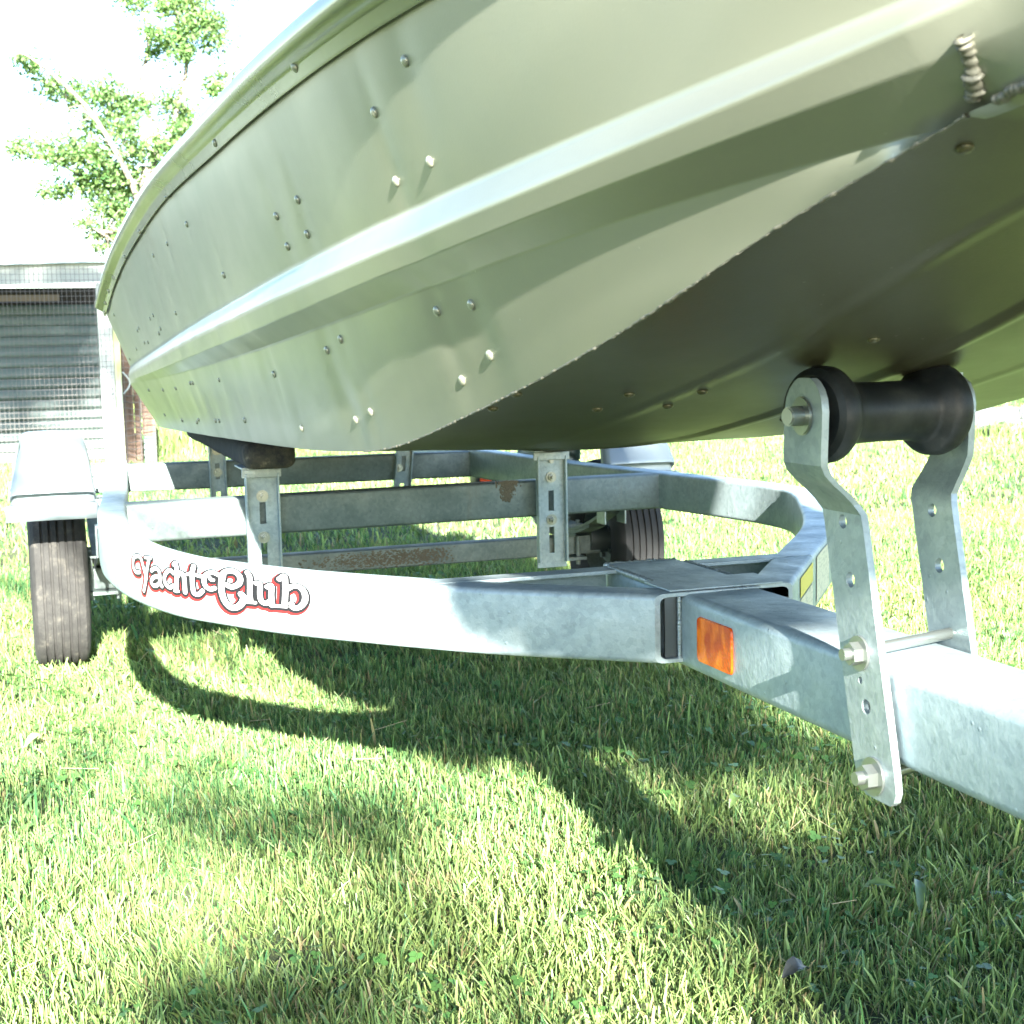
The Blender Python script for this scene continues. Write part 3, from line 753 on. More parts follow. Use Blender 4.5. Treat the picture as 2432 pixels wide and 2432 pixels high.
# springs, hangers, u-bolts
for xs_, sg in ((.150, -1), (1.295, 1)):
    bm = bmesh.new()
    for L_, dz in ((.33, 0), (.24, -.008), (.15, -.016)):
        pts = []
        for k in range(17):
            q = -1 + 2 * k / 16; yy = 3.42 + L_ * q; zz = .247 + .075 * (L_ * q / .33) ** 2 + dz
            pts.append((yy, zz))
        for (ya, za), (yb, zb) in zip(pts, pts[1:]):
            vs4 = [bm.verts.new((xx, yy, zz + o)) for xx in (xs_ - .021, xs_ + .021) for (yy, zz) in ((ya, za), (yb, zb)) for o in (0, -.007)]
            for q in ((0, 2, 6, 4), (1, 5, 7, 3), (0, 1, 3, 2), (4, 6, 7, 5)): bm.faces.new([vs4[k] for k in q])
    bmobj('leaf_spring', bm, M['galv_dirty'], trailer)
    for yy in (3.09, 3.75):
        bm = bmesh.new()
        for dx in (-.027, .024): box(bm, xs_ + dx, xs_ + dx + .003, yy - .025, yy + .025, .290, .3535)
        box(bm, xs_ - .027, xs_ + .027, yy - .025, yy + .025, .352, .3555)
        bmobj('spring_hanger', bm, M['galv_bright'], trailer)
    bm = bmesh.new(); box(bm, xs_ - .045, xs_ + .045, 3.365, 3.475, .163, .171); box(bm, xs_ - .04, xs_ + .04, 3.37, 3.47, .249, .256)
    for dx in (-.03, .03):
        for yy in (3.385, 3.455): cyl(bm, (xs_ + dx, yy, .150), (xs_ + dx, yy, .265), .006, 10)
    bmobj('spring_plate', bm, M['galv_dirty'], trailer)
# tail light hung under the far rear rail
bm = bmesh.new(); box(bm, 1.335, 1.47, 4.28, 4.36, .275, .345, .012, 3); tl = bmobj('tail_light', bm, mat('black_plastic', (.02, .02, .022), .4), trailer, 40)
bm = bmesh.new(); box(bm, 1.345, 1.385, 4.274, 4.28, .285, .325, .003, 2); bmobj('lens', bm, mat('red_lens', (.55, .06, .02), .25), tl, 40)
bm = bmesh.new(); cyl(bm, (.60, 3.80, .300), (.60, 3.80, .352), .0025, 8); cyl(bm, (.60, 3.80, .298), (.60, 3.80, .302), .006, 10); bmobj('clip', bm, M['dark_steel'], trailer)
# dried mud and root clump on the cross bar and axle
mud = mat('dried_mud', (.13, .115, .085), .95); bump(mud, noise_t(mud, coords(mud), 200, 5), 1, .004)
def splat(yf, cx, ztop, w, h, n, par=trailer):
    bm = bmesh.new()
    for k in range(n):
        q = random.random(); x = cx + random.gauss(0, w * (1 - .6 * q)); z = ztop - h * q ** 1.4
        bmesh.ops.create_icosphere(bm, subdivisions=1, radius=random.uniform(.0008, .0020), matrix=Matrix.Translation((x, yf(x), z)) @ Matrix.Diagonal((1, .35, random.uniform(1, 2.6), 1)))
    return bmobj('dried_mud', bm, mud, par, 60)
fx = lambda x: 2.732 + (x - .145) * .0342 - .0005
splat(fx, .925, .433, .011, .040, 520); splat(fx, .935, .433, .007, .018, 200)
splat(lambda x: 3.3945, .80, .214, .0, .03, 4)
bm = bmesh.new()
for k in range(1100):
    x = random.triangular(.60, 1.0, .92); z = .197 + random.gauss(0, .010)
    if abs(z - .197) > .022: continue
    bmesh.ops.create_icosphere(bm, subdivisions=1, radius=random.uniform(.0008, .0024), matrix=Matrix.Translation((x, 3.3948, z)) @ Matrix.Diagonal((1.8, .3, 1, 1)))
bmobj('dried_mud', bm, mud, trailer, 60)

# ------------------------------------------------------------------ wire pen at the back
YP = 9.6
pen = thing('wire_pen', (-.6, YP, 0), 'grey shed wall with pale roof board behind square wire mesh, left of the boat', 'shed')
met = mat('corrugated_sheet', (.33, .38, .37), .55, .3); _v = coords(met)
lk(met, mixc(met, 1.0, (.125, .165, .16), ramp(met, noise_t(met, coords(met, (.4, 1, 2)), 5, 6, .7), [(.3, (.62, .68, .64)), (.7, (1, 1, 1))]), 'MULTIPLY'), P(met)['Base Color'])
# horizontal lap boards / sheets behind the wire, each strip a piece
nb_ = 15; z0_ = .02; z1_ = 1.075; hb = (z1_ - z0_) / nb_
def strip_mesh(h):
    bm = bmesh.new()
    pf = [(0, 0), (.010, .006), (.014, .02), (.010, h * .55), (.004, h - .006), (0, h)]
    a = [bm.verts.new((-4.2, -d, z)) for d, z in pf]; b = [bm.verts.new((.0, -d, z)) for d, z in pf]
    for k in range(len(pf) - 1): bm.faces.new((a[k], b[k], b[k + 1], a[k + 1]))
    me = bpy.data.meshes.new('siding_strip'); bm.to_mesh(me); bm.free(); me.materials.append(met)
    me.polygons.foreach_set('use_smooth', [True] * len(me.polygons)); return me
sm_ = strip_mesh(hb)
for k in range(nb_):
    o = bpy.data.objects.new('siding_strip', sm_); C.objects.link(o); setpar(o, pen)
    o.location = (.50, YP + .55 + random.uniform(-.004, .004), z0_ + k * hb); o.rotation_euler = (0, random.uniform(-.002, .002), 0)
wht = mat('weathered_white_board', (.45, .47, .45), .6); _v = coords(wht)
lk(wht, mixc(wht, 1.0, (.45, .48, .46), ramp(wht, noise_t(wht, coords(wht, (1, 1, .3)), 12, 6, .7), [(.3, (.70, .73, .74)), (.65, (1, 1, 1))]), 'MULTIPLY'), P(wht)['Base Color'])
bm = bmesh.new()
for v in [(-4.0, YP - .02, 1.085), (.60, YP - .02, 1.200), (.60, YP - .02, 1.318), (-4.0, YP - .02, 1.195)]: bm.verts.new(v)
bm.verts.ensure_lookup_table(); f_ = bm.faces.new(bm.verts); r_ = bmesh.ops.extrude_face_region(bm, geom=[f_])
bmesh.ops.translate(bm, vec=(0, .03, 0), verts=[e for e in r_['geom'] if isinstance(e, bmesh.types.BMVert)]); bmobj('roof_board', bm, wht, pen)
bm = bmesh.new(); 
for (xa, za, xb, zb) in ((-4.0, 1.199, .66, 1.322),):
    vv = [bm.verts.new(p) for p in ((xa, YP - .07, za), (xb, YP - .07, zb), (xb, YP + .75, zb + .02), (xa, YP + .75, za + .02))]; bm.faces.new(vv)
    r_ = bmesh.ops.extrude_face_region(bm, geom=list(bm.faces)); bmesh.ops.translate(bm, vec=(0, 0, .012), verts=[e for e in r_['geom'] if isinstance(e, bmesh.types.BMVert)])
bmobj('roof_sheet', bm, M['galv'], pen)
bm = bmesh.new(); box(bm, -4.0, .5, YP + .58, YP + .60, 0.0, 1.19); bmobj('back_wall', bm, mat('dark_timber', (.035, .03, .026), .9), pen)
bm = bmesh.new(); box(bm, -.9, .25, YP + .25, YP + .30, 1.09, 1.13, mtx=None); bmobj('rafter', bm, mat('rafter_timber', (.16, .13, .10), .85), pen)
bm = bmesh.new(); box(bm, .468, .556, YP - .05, YP + .04, -.02, 1.19, .004); bmobj('post', bm, wht, pen)
bm = bmesh.new(); box(bm, .558, .598, YP - .06, YP - .01, -.02, 1.19, .003)
moss = mat('mossy_white_board', (.5, .52, .30), .8); lk(moss, ramp(moss, noise_t(moss, coords(moss, (1, 1, .2)), 14, 5), [(.4, (.62, .62, .50)), (.6, (.42, .45, .20))]), P(moss)['Base Color'])
bmobj('post', bm, moss, pen)
# welded wire: joined, far too many wires to pick apart
wm = mat('fence_wire', (.16, .15, .145), .5, .5)
def wires(bm, x0, x1, z0, z1, yy, sx, sz, r, wob=.002):
    def w(a, b):
        a = Vector(a); b = Vector(b); d = (b - a).normalized(); s = Vector((0, 1, 0)); t = d.cross(s).normalized()
        ra_ = [bm.verts.new(a + t * r * math.cos(q) + s * r * math.sin(q)) for q in (0, 2.09, 4.19)]
        rb_ = [bm.verts.new(b + t * r * math.cos(q) + s * r * math.sin(q)) for q in (0, 2.09, 4.19)]
        for k in range(3): bm.faces.new((ra_[k], ra_[(k + 1) % 3], rb_[(k + 1) % 3], rb_[k]))
    x = x0
    while x <= x1: w((x, yy, z0), (x + random.uniform(-wob, wob), yy, z1)); x += sx
    z = z0
    while z <= z1: w((x0, yy + .002, z + random.uniform(-wob, wob)), (x1, yy + .002, z + random.uniform(-wob, wob))); z += sz
bm = bmesh.new(); wires(bm, -2.6, .55, .0, 1.30, YP - .075, .0275, .0345, .0016)
wires(bm, -2.6, .50, .0, .13, YP - .08, .014, .014, .0011)
mo = bmobj('wire_mesh', bm, wm, pen); mo['kind'] = 'stuff'
# brown boards to the right of the post behind bent wire
brn = mat('weathered_brown_board', (.22, .13, .09), .85); lk(brn, ramp(brn, noise_t(brn, coords(brn, (6, 1, .5)), 6, 7, .7), [(.3, (.07, .045, .035)), (.5, (.13, .085, .062)), (.7, (.20, .145, .115))]), P(brn)['Base Color'])
for (xa, xb, yy, zt) in ((.604, .668, YP + .02, .86), (.674, .715, YP + .05, .80), (.720, .80, YP + .03, .83)):
    bm = bmesh.new(); box(bm, xa, xb, yy, yy + .02, -.01 if xa < .7 else .20, zt, .003); bmobj('board', bm, brn, pen)
bm = bmesh.new(); box(bm, .722, .80, YP + .02, YP + .045, -.01, .195, .003); bmobj('board', bm, met, pen)
bm = bmesh.new(); z = .04
while z < .84:
    a = [Vector((.60 + .022 * k, YP - .03 - .01 * math.sin(k * 1.3 + z * 30), z + .006 * math.sin(k * .9 + z * 20) - .001 * k)) for k in range(10)]
    for p, q in zip(a, a[1:]): cyl(bm, p, q, .0028, 5, cap=False)
    z += .043
for xx in (.61, .70, .795):
    cyl(bm, (xx, YP - .03, .02), (xx + .006, YP - .03, .84), .0028, 5, cap=False)
o = bmobj('bent_wire', bm, wm, pen); o['kind'] = 'stuff'
bm = bmesh.new(); a = [Vector((.600 + .045 * math.sin(t), YP - .09, .62 - .045 * t)) for t in np.linspace(0, 3.1, 14)]
for p, q in zip(a, a[1:]): cyl(bm, p, q, .005, 8)
bmobj('hook', bm, wht, pen, 60)

# ------------------------------------------------------------------ stones at the far right
stn = mat('grey_stone', (.25, .27, .27), .9); _v = coords(stn)
lk(stn, ramp(stn, noise_t(stn, _v, 20, 8, .75), [(.3, (.08, .10, .10)), (.55, (.16, .18, .185)), (.75, (.26, .27, .26))]), P(stn)['Base Color']); bump(stn, noise_t(stn, _v, 30, 7, .7), 1, .03)
spos = [(6.42, 8.85, .30, .24, .085), (6.72, 8.72, .26, .26, .075), (7.02, 8.76, .34, .26, .10), (7.38, 8.70, .30, .26, .09), (6.62, 9.18, .36, .24, .17), (7.02, 9.2, .36, .24, .18), (7.42, 9.2, .34, .24, .17)]
slab = ['low grey edging stone at the left end of the front row at the lawn edge', 'small squat edging stone second along the front row at the lawn edge', 'wide rough edging stone in the front row with grass growing over it', 'edging stone at the right end of the front row', 'flat grey stone at the left end of the raised back row', 'grey stone in the middle of the raised back row', 'grey stone at the right end of the raised back row']
for (x, yy, w, d, h), lb_ in zip(spos, slab):
    bm = bmesh.new(); box(bm, x - w / 2, x + w / 2, yy - d / 2, yy + d / 2, -.03, h, .018, 2)
    bmesh.ops.subdivide_edges(bm, edges=list(bm.edges), cuts=3, use_grid_fill=True)
    for v in bm.verts: v.co += Vector([noise.noise(v.co * 9 + Vector((q * 7, 0, 0))) for q in range(3)]) * .022
    tag(bmobj('edging_stone', bm, stn, None, 50), lb_, 'stone', 'edging stones at the far lawn edge')

# ------------------------------------------------------------------ trees
bark = mat('bark', (.16, .14, .115), .9); bump(bark, noise_t(bark, coords(bark, (1, 1, .2)), 20, 6), 1, .02)
def leaf_mat(name, base, tr):
    m = mat(name, base, .5)
    at = nd(m, 'ShaderNodeAttribute'); at.attribute_name = 'col'
    lk(m, at.outputs['Color'], P(m)['Base Color'])
    out = m.node_tree.nodes['Material Output']; t = nd(m, 'ShaderNodeBsdfTranslucent'); mx = nd(m, 'ShaderNodeMixShader'); mx.inputs[0].default_value = tr
    tc_ = mixc(m, 1.0, at.outputs['Color'], (1.25, 1.35, .6), 'MULTIPLY'); lk(m, tc_, t.inputs[0])
    lk(m, m.node_tree.nodes['Principled BSDF'].outputs[0], mx.inputs[1]); lk(m, t.outputs[0], mx.inputs[2]); lk(m, mx.outputs[0], out.inputs[0])
    return m
M['leaf'] = leaf_mat('tree_leaf', (.09, .13, .03), .45)
M['grass'] = leaf_mat('grass_blade', (.09, .13, .03), .20); P(M['grass'])['Specular IOR Level'].default_value = .3
P(M['grass'])['Roughness'].default_value = .42
def np_mesh(name, V, quads, tris, cols, mt, smooth=False):
    """V (n,3); quads (q,4); tris (t,3); cols (n,3)"""
    me = bpy.data.meshes.new(name); nq, nt_ = len(quads), len(tris)
    me.vertices.add(len(V)); me.vertices.foreach_set('co', V.astype(np.float32).ravel())
    li = np.concatenate([quads.ravel(), tris.ravel()]).astype(np.int32)
    me.loops.add(len(li)); me.loops.foreach_set('vertex_index', li)
    me.polygons.add(nq + nt_)
    ls = np.concatenate([np.arange(nq) * 4, nq * 4 + np.arange(nt_) * 3]).astype(np.int32)
    me.polygons.foreach_set('loop_start', ls)
    me.update(calc_edges=True)
    a = me.attributes.new('col', 'FLOAT_COLOR', 'POINT')
    a.data.foreach_set('color', np.concatenate([cols, np.ones((len(V), 1))], 1).astype(np.float32).ravel())
    me.materials.append(mt); return me
def leaves_mesh(name, centers, size, base, jit, mt):
    n = len(centers); a = RNG.normal(size=(n, 3)); a /= np.linalg.norm(a, axis=1)[:, None]
    b = RNG.normal(size=(n, 3)); b -= a * (a * b).sum(1)[:, None]; b /= np.linalg.norm(b, axis=1)[:, None]
    s = size * RNG.uniform(.6, 1.3, n)[:, None]; cc = np.cross(a, b)
    c0 = centers
    P4 = np.stack([c0 - a * s, c0 + b * s * .5 + cc * s * .12, c0 + a * s, c0 - b * s * .5 + cc * s * .12], 1).reshape(-1, 3)
    q = np.arange(n * 4).reshape(n, 4)
    col = np.repeat(np.clip(np.array(base) * (1 + RNG.normal(0, jit, (n, 1))) * (1 + RNG.normal(0, jit * .4, (n, 3))), .01, .5), 4, 0)
    return np_mesh(name, P4, q, np.zeros((0, 3), int), col, mt)
def limb(bm, pts, r0, r1, seg=8):
    Q = cat(pts, 4); n = len(Q)
    for i in range(n - 1):
        a = r0 + (r1 - r0) * i / (n - 1); b = r0 + (r1 - r0) * (i + 1) / (n - 1); cyl(bm, Q[i], Q[i + 1], a, seg, b, cap=False)
def uvw(u, v, y=18): return Vector((-.06 + .00612 * u, y, 5.0 - .00635 * v))
tree = thing('maple_tree', (1.5, 18, 0), 'leafy light green tree reaching up behind the shed roof and the boat', 'tree')
bm = bmesh.new(); limb(bm, [(1.5, 18, -.1), (1.48, 18, 1.0), (1.50, 18, 2.0), (1.58, 18, 3.0)], .17, .10, 12); bmobj('trunk', bm, bark, tree, 60)
limbs = [[(1.50, 18, 1.9), uvw(245, 400, 17.8), uvw(215, 320, 17.7), uvw(150, 215, 17.6), uvw(60, 140, 17.5), uvw(20, 130, 17.5)],
         [(1.50, 18, 1.7), uvw(240, 440, 18.2), uvw(190, 380, 18.2), uvw(110, 310, 18.3), uvw(20, 285, 18.3)],
         [(1.56, 18, 2.6), uvw(300, 330), uvw(320, 230), uvw(350, 120), uvw(330, 20), uvw(300, -90)],
         [(1.56, 18, 2.8), uvw(290, 260, 18.3), uvw(265, 160, 18.4), uvw(285, 60, 18.4), uvw(250, -60, 18.4)],
         [(1.58, 18, 2.8), uvw(350, 300, 17.7), uvw(420, 170, 17.6), uvw(440, 60, 17.6), uvw(480, -60, 17.6)],
         [(1.50, 18, 1.5), uvw(260, 490), uvw(205, 440), uvw(170, 440)]]
for L_ in limbs:
    bm = bmesh.new(); limb(bm, L_, .050, .008)
    Q = cat(L_, 5)
    for k in range(26):
        q = Q[random.randrange(6, len(Q))]; d = Vector((random.gauss(0, 1), random.gauss(0, .6), random.gauss(.1, .8))).normalized() * random.uniform(.15, .45)
        limb(bm, [q, q + d * .5 + Vector((0, 0, .03)), q + d], .008, .003, 5)
    bmobj('limb', bm, bark, tree, 60)
cl = [(60,135,16,150),(35,130,10,50),(95,165,22,230),(140,185,26,280),(190,185,28,300),(225,210,30,350),(170,235,24,200),(215,255,26,260),(240,290,26,240),(260,190,16,120),(320,190,28,240),(345,215,24,220),(330,255,22,220),(290,285,26,260),(320,330,22,180),
 (20,290,16,90),(50,275,20,120),(85,300,20,150),(125,290,30,380),(165,300,30,400),(200,330,34,520),(240,345,34,420),(150,345,28,300),(100,355,20,160),(70,365,12,60),(190,385,30,380),(235,400,30,380),(270,380,26,260),(140,420,12,70),(160,440,12,70),(195,440,24,260),(230,450,24,260),(170,465,10,50),
 (285,75,16,150),(290,95,12,80),(260,20,20,120),(240,5,14,70),(330,75,26,260),(360,60,30,320),(400,80,24,200),(340,110,18,160),(385,45,24,200),(415,40,14,80),(350,20,24,200),(330,0,20,150),(370,-10,26,180),(410,155,16,130),(395,170,14,90),(430,140,10,50),(310,20,14,80),(420,-30,30,200),(300,-50,40,300),(250,-60,30,200),(480,-60,40,300),(350,-70,40,300)]
pts = []
for (u, v, r, n) in cl:
    c_ = uvw(u, v); s = r * .0062
    q = RNG.normal(size=(n, 3)) * np.array([s * .62, s * .9, s * .5]); pts.append(q + np.array([c_.x, c_.y + RNG.uniform(-.3, .3), c_.z]))
pts = np.concatenate(pts)
me = leaves_mesh('foliage', np.concatenate([pts, pts + RNG.normal(0, .06, pts.shape)]), .033, (.12, .205, .075), .22, M['leaf']); link('foliage', me, tree)
# the tree whose crown throws the dappled shade, behind the photographer
tree2 = thing('shade_tree', (-4.6, -13.5, 0), 'broad leafy tree standing behind the photographer that dapples the lawn, with leaf clumps added to shade the trailer', 'tree')
bm = bmesh.new(); limb(bm, [(-4.6, -13.5, -.1), (-4.5, -13.4, 2.0), (-4.3, -13, 4.2)], .24, .15, 12); bmobj('trunk', bm, bark, tree2, 60)
pts = []
def shade_spot(gx_, gy_, h, z0=0):                              # crown point whose shadow lands at gx, gy, z0
    k = (h - z0) / -SUN_T.z; return Vector((gx_ - SUN_T.x * k, gy_ - SUN_T.y * k, h))
for (gx_, gy_, z0, h, rx, rz, n) in ((.08, 2.46, 0, 5.0, .11, .03, 34), (-.15, 2.3, 0, 5.2, .09, .03, 18), (.28, 2.10, 0, 4.8, .08, .02, 44), (.46, 2.05, 0, 5.1, .05, .02, 36), (.42, 1.70, 0, 5.1, .05, .02, 18), (.28, 2.74, .40, 5.6, .13, .04, 85), (.03, 3.15, .45, 5.6, .13, .04, 30), (1.40, 3.15, .36, 5.2, .12, .05, 260),  # last clump added to put the far wheel and fender in shade
        (.42, 1.37, 0, 5.0, .05, .02, 22), (.30, 1.50, 0, 5.0, .04, .02, 8), (-.5, 3.2, 0, 5.0, .2, .05, 220), (-.9, 4.4, 0, 5.5, .4, .12, 700), (-.5, 6.3, 0, 5.5, .2, .05, 200), (1.6, 9.5, 0, 6.5, .5, .1, 500),
        (.98, 1.50, 0, 5.2, .05, .02, 70), (1.15, 1.60, 0, 5.0, .08, .02, 220), (1.00, 1.42, 0, 5.1, .12, .02, 480), (1.10, 2.38, 0, 5.2, .08, .03, 220), (1.22, 2.75, 0, 5.3, .11, .04, 340), (1.0, 2.62, 0, 5.3, .07, .03, 140), (.15, 1.53, 0, 5.0, .05, .02, 60), (.27, 1.46, 0, 5.0, .04, .02, 50), (.88, 1.72, 0, 5.2, .05, .02, 110), (1.32, 1.85, 0, 5.2, .07, .02, 150), (1.0, 2.15, 0, 5.3, .06, .02, 120), (.92, 1.20, 0, 4.9, .07, .02, 90), (.93, 1.28, 0, 5.2, .06, .02, 90), (1.05, 1.24, 0, 5.2, .05, .02, 60), (1.30, 1.95, 0, 5.4, .07, .03, 80), (1.55, 2.3, 0, 5.4, .08, .03, 70), (1.12, 2.16, 0, 5.0, .06, .02, 70), (.86, 1.12, 0, 5.0, .05, .02, 50), (1.25, 1.55, 0, 5.0, .06, .02, 60),
        (.58, 1.44, .42, 2.0, .040, .012, 170), (.53, 1.47, .425, 2.0, .025, .006, 60), (.48, 1.52, .432, 2.0, .018, .003, 30), (.65, 1.41, .40, 2.0, .04, .014, 120), (.72, 1.32, .43, 2.3, .035, .008, 110),  # made-up low clumps, added only to shade the rail end and tongue
        (-.55, 10.1, .82, 6.5, .42, .14, 3600), (-.2, 10.1, .68, 6.6, .40, .08, 2600), (.25, 10.1, .80, 6.4, .18, .18, 900), (-1.2, 10.1, .75, 6.6, .5, .2, 1500), (.38, 9.6, 1.2, 6.8, .10, .05, 260), (-.35, 9.6, 1.19, 6.8, .05, .03, 60), (-.1, 10.1, .26, 6.0, .10, .03, 90), (.62, 9.6, .5, 6.6, .07, .3, 500)):
    c_ = shade_spot(gx_, gy_, h, z0); pts.append(RNG.normal(size=(n, 3)) * np.array([rx, rx, rz + .4 * rx * .41]) + np.array(tuple(c_)))
    bm = bmesh.new(); limb(bm, [(-4.3, -13, 4.1), Vector((-4.3, -13, 4.1)).lerp(c_, .5) + Vector((0, 0, .05 if h > 3 else 2.2)), c_ + Vector((0, 0, .02))], .016, .003, 6); bmobj('limb', bm, bark, tree2, 60)
pts = np.concatenate(pts); me = leaves_mesh('foliage', pts, .045, (.09, .15, .04), .2, M['leaf']); link('foliage', me, tree2)

# ------------------------------------------------------------------ grass
def patch(xy, s, seed):
    """cheap smooth value noise"""
    x = xy[:, 0] * s + seed; y = xy[:, 1] * s + seed * 1.7
    return (np.sin(x * 1.3 + 1.7 * np.sin(y * .9)) + np.sin(y * 1.7 + 1.3 * np.sin(x * 1.1 + 2)) + np.sin((x + y) * 2.3 + 1.1 * np.sin(x * 2.7))) / 3
def gz_np(xy):
    xs2, ys2 = xy[:, 0], xy[:, 1]
    # bilinear from the ground grid keeps the roots on the soil
    gx_ = np.linspace(-6, 14, 80); gy_ = np.linspace(-3, 16, 80)
    G = np.array([[gz(a, b) for a in gx_] for b in gy_]) if not hasattr(gz_np, 'G') else gz_np.G
    gz_np.G = G
    fx_ = np.clip((xs2 + 6) / 20 * 79, 0, 78.999); fy_ = np.clip((ys2 + 3) / 19 * 79, 0, 78.999)
    i = fx_.astype(int); j = fy_.astype(int); a = fx_ - i; b = fy_ - j
    return G[j, i] * (1 - a) * (1 - b) + G[j, i + 1] * a * (1 - b) + G[j + 1, i] * (1 - a) * b + G[j + 1, i + 1] * a * b
def region(n, y0, y1, ml, mr_):
    """even scatter over the wedge of lawn the photo could see, with a wide margin"""
    out = []; tot = 0
    while tot < n:
        yy = RNG.uniform(y0, y1, n); x = RNG.uniform(-ml - .02 * y1, .86 * y1 + mr_, n)
        k = (x > -.03 * yy - ml) & (x < .84 * yy + mr_); out.append(np.stack([x[k], yy[k]], 1)); tot += k.sum()
    return np.concatenate(out)[:n]
def blades(name, n, y0, y1, L, W, ml, mr_, detail, seed):
    xy = region(n, y0, y1, ml, mr_)
    p1 = patch(xy, 2.1, seed); p2 = patch(xy, 7.0, seed + 5); p3 = patch(xy, 19.0, seed + 9)
    keep = RNG.random(n) < .80 + .25 * p2 + .22 * p3
    xy = xy[keep]; p1, p2, p3 = p1[keep], p2[keep], p3[keep]; n = len(xy)
    z = gz_np(xy)
    ln = L * RNG.lognormal(-.05, .32, n) * (1 + .20 * p2 + .18 * p3); ln = np.clip(ln, .010, L * 2.1)
    w = W * RNG.lognormal(-.05, .38, n)
    az = RNG.uniform(0, 2 * PI, n) ; lean = np.abs(RNG.normal(.38, .34, n)) + .14 * p1
    da = .9 * patch(xy, 9.0, 21); az = np.where(RNG.random(n) < .45, 4.2 + da + RNG.normal(0, .5, n), az)
    d = np.stack([np.cos(az), np.sin(az), np.zeros(n)], 1); fa = RNG.uniform(0, 2 * PI, n); s = np.stack([np.cos(fa), np.sin(fa), np.zeros(n)], 1)
    base = np.stack([xy[:, 0], xy[:, 1], z - .003], 1)
    def pt(t, ww):
        bend = lean * (.6 + .6 * t)
        c = base + d * (ln * np.sin(np.minimum(bend, 1.45)) * t)[:, None] + np.array([0, 0, 1]) * (ln * np.cos(np.minimum(bend, 1.45) * .8) * t)[:, None]
        return c - s * (w * ww / 2)[:, None], c + s * (w * ww / 2)[:, None]
    # colours: fresh green to blue green, some straw
    hue = np.clip(.5 + .35 * p1 + RNG.normal(0, .28, n), 0, 1)[:, None]
    c = (1 - hue) * np.array([.046, .140, .052]) + hue * np.array([.245, .315, .105])
    c = c * RNG.lognormal(0, .22, n)[:, None]
    straw = RNG.random(n) < (.05 + .10 * (p2 > .45) + .06 * (p3 > .5)); c[straw] = np.array([.30, .25, .13]) * RNG.uniform(.6, 1.2, (straw.sum(), 1))
    if detail:
        ts = [(0, .75), (.4, 1.0), (.75, .85), (1.0, .42)]
        P_ = [q for t, ww in ts for q in pt(t, ww)]; V = np.stack(P_, 1).reshape(-1, 3); k = np.arange(n)[:, None] * 8
        q = np.concatenate([k + np.array([[0, 1, 3, 2]]), k + np.array([[2, 3, 5, 4]]), k + np.array([[4, 5, 7, 6]])]); tr_ = np.zeros((0, 3), int)
        root_shade = np.array([.75, .75, .95, .95, 1.05, 1.05, 1.25, 1.25]); cols = (c[:, None, :] * root_shade[None, :, None]).reshape(-1, 3)  # shade low in the turf painted into the colour: roots darker, tips lighter
        # mown tips dry pale
        tip = cols.reshape(n, 8, 3); dry = RNG.random(n) < .4; tip[dry, 6:, :] = tip[dry, 6:, :] * .4 + np.array([.30, .30, .20]) * .6; cols = tip.reshape(-1, 3)
    else:
        P_ = [*pt(0, .9), *pt(.55, 1.0), *pt(1.0, .4)]; V = np.stack(P_, 1).reshape(-1, 3); k = np.arange(n)[:, None] * 6
        q = np.concatenate([k + np.array([[0, 1, 3, 2]]), k + np.array([[2, 3, 5, 4]])]); tr_ = np.zeros((0, 3), int)
        root_shade = np.array([.8, .8, 1, 1, 1.2, 1.2]); cols = (c[:, None, :] * root_shade[None, :, None]).reshape(-1, 3)  # same painted root shade for the simpler blades
    me = np_mesh(name, V, q, tr_, cols, M['grass'])
    return me
def add_stuff(name, me, label):
    o = link(name, me); o['kind'] = 'stuff'; o['label'] = label; o['category'] = 'grass'; return o
add_stuff('grass', blades('grass', 285000, .95, 2.9, .0245, .0019, .30, .4, True, 3), 'short mown green grass close in front of and under the trailer')
add_stuff('grass', blades('grass', 200000, 2.85, 5.0, .026, .0026, .6, .7, False, 3), 'mown grass around the trailer wheels')
add_stuff('grass', blades('grass', 170000, 4.95, 11.0, .034, .0052, 1.6, 1.5, False, 3), 'sunlit lawn grass beyond the trailer')
add_stuff('grass', blades('grass', 60000, 10.9, 26.0, .06, .014, 3.0, 1.5, False, 3), 'distant lawn grass by the shed and stones')
xy_keep = region
def region(n, y0, y1, ml, mr_):                                 # thin cover left and right of the dense wedge
    a = np.stack([RNG.uniform(-5, 13, n * 2), RNG.uniform(-1.5, 11, n * 2)], 1)
    k = (a[:, 0] < -.03 * a[:, 1] - .3 - .12 * np.maximum(a[:, 1] - 2, 0)) | (a[:, 0] > .84 * a[:, 1] + .5) | (a[:, 1] < .95)
    return a[k][:n]
add_stuff('grass', blades('grass', 90000, 0, 11, .036, .0085, 0, 0, False, 3), 'lawn grass to either side of the trailer')
region = xy_keep
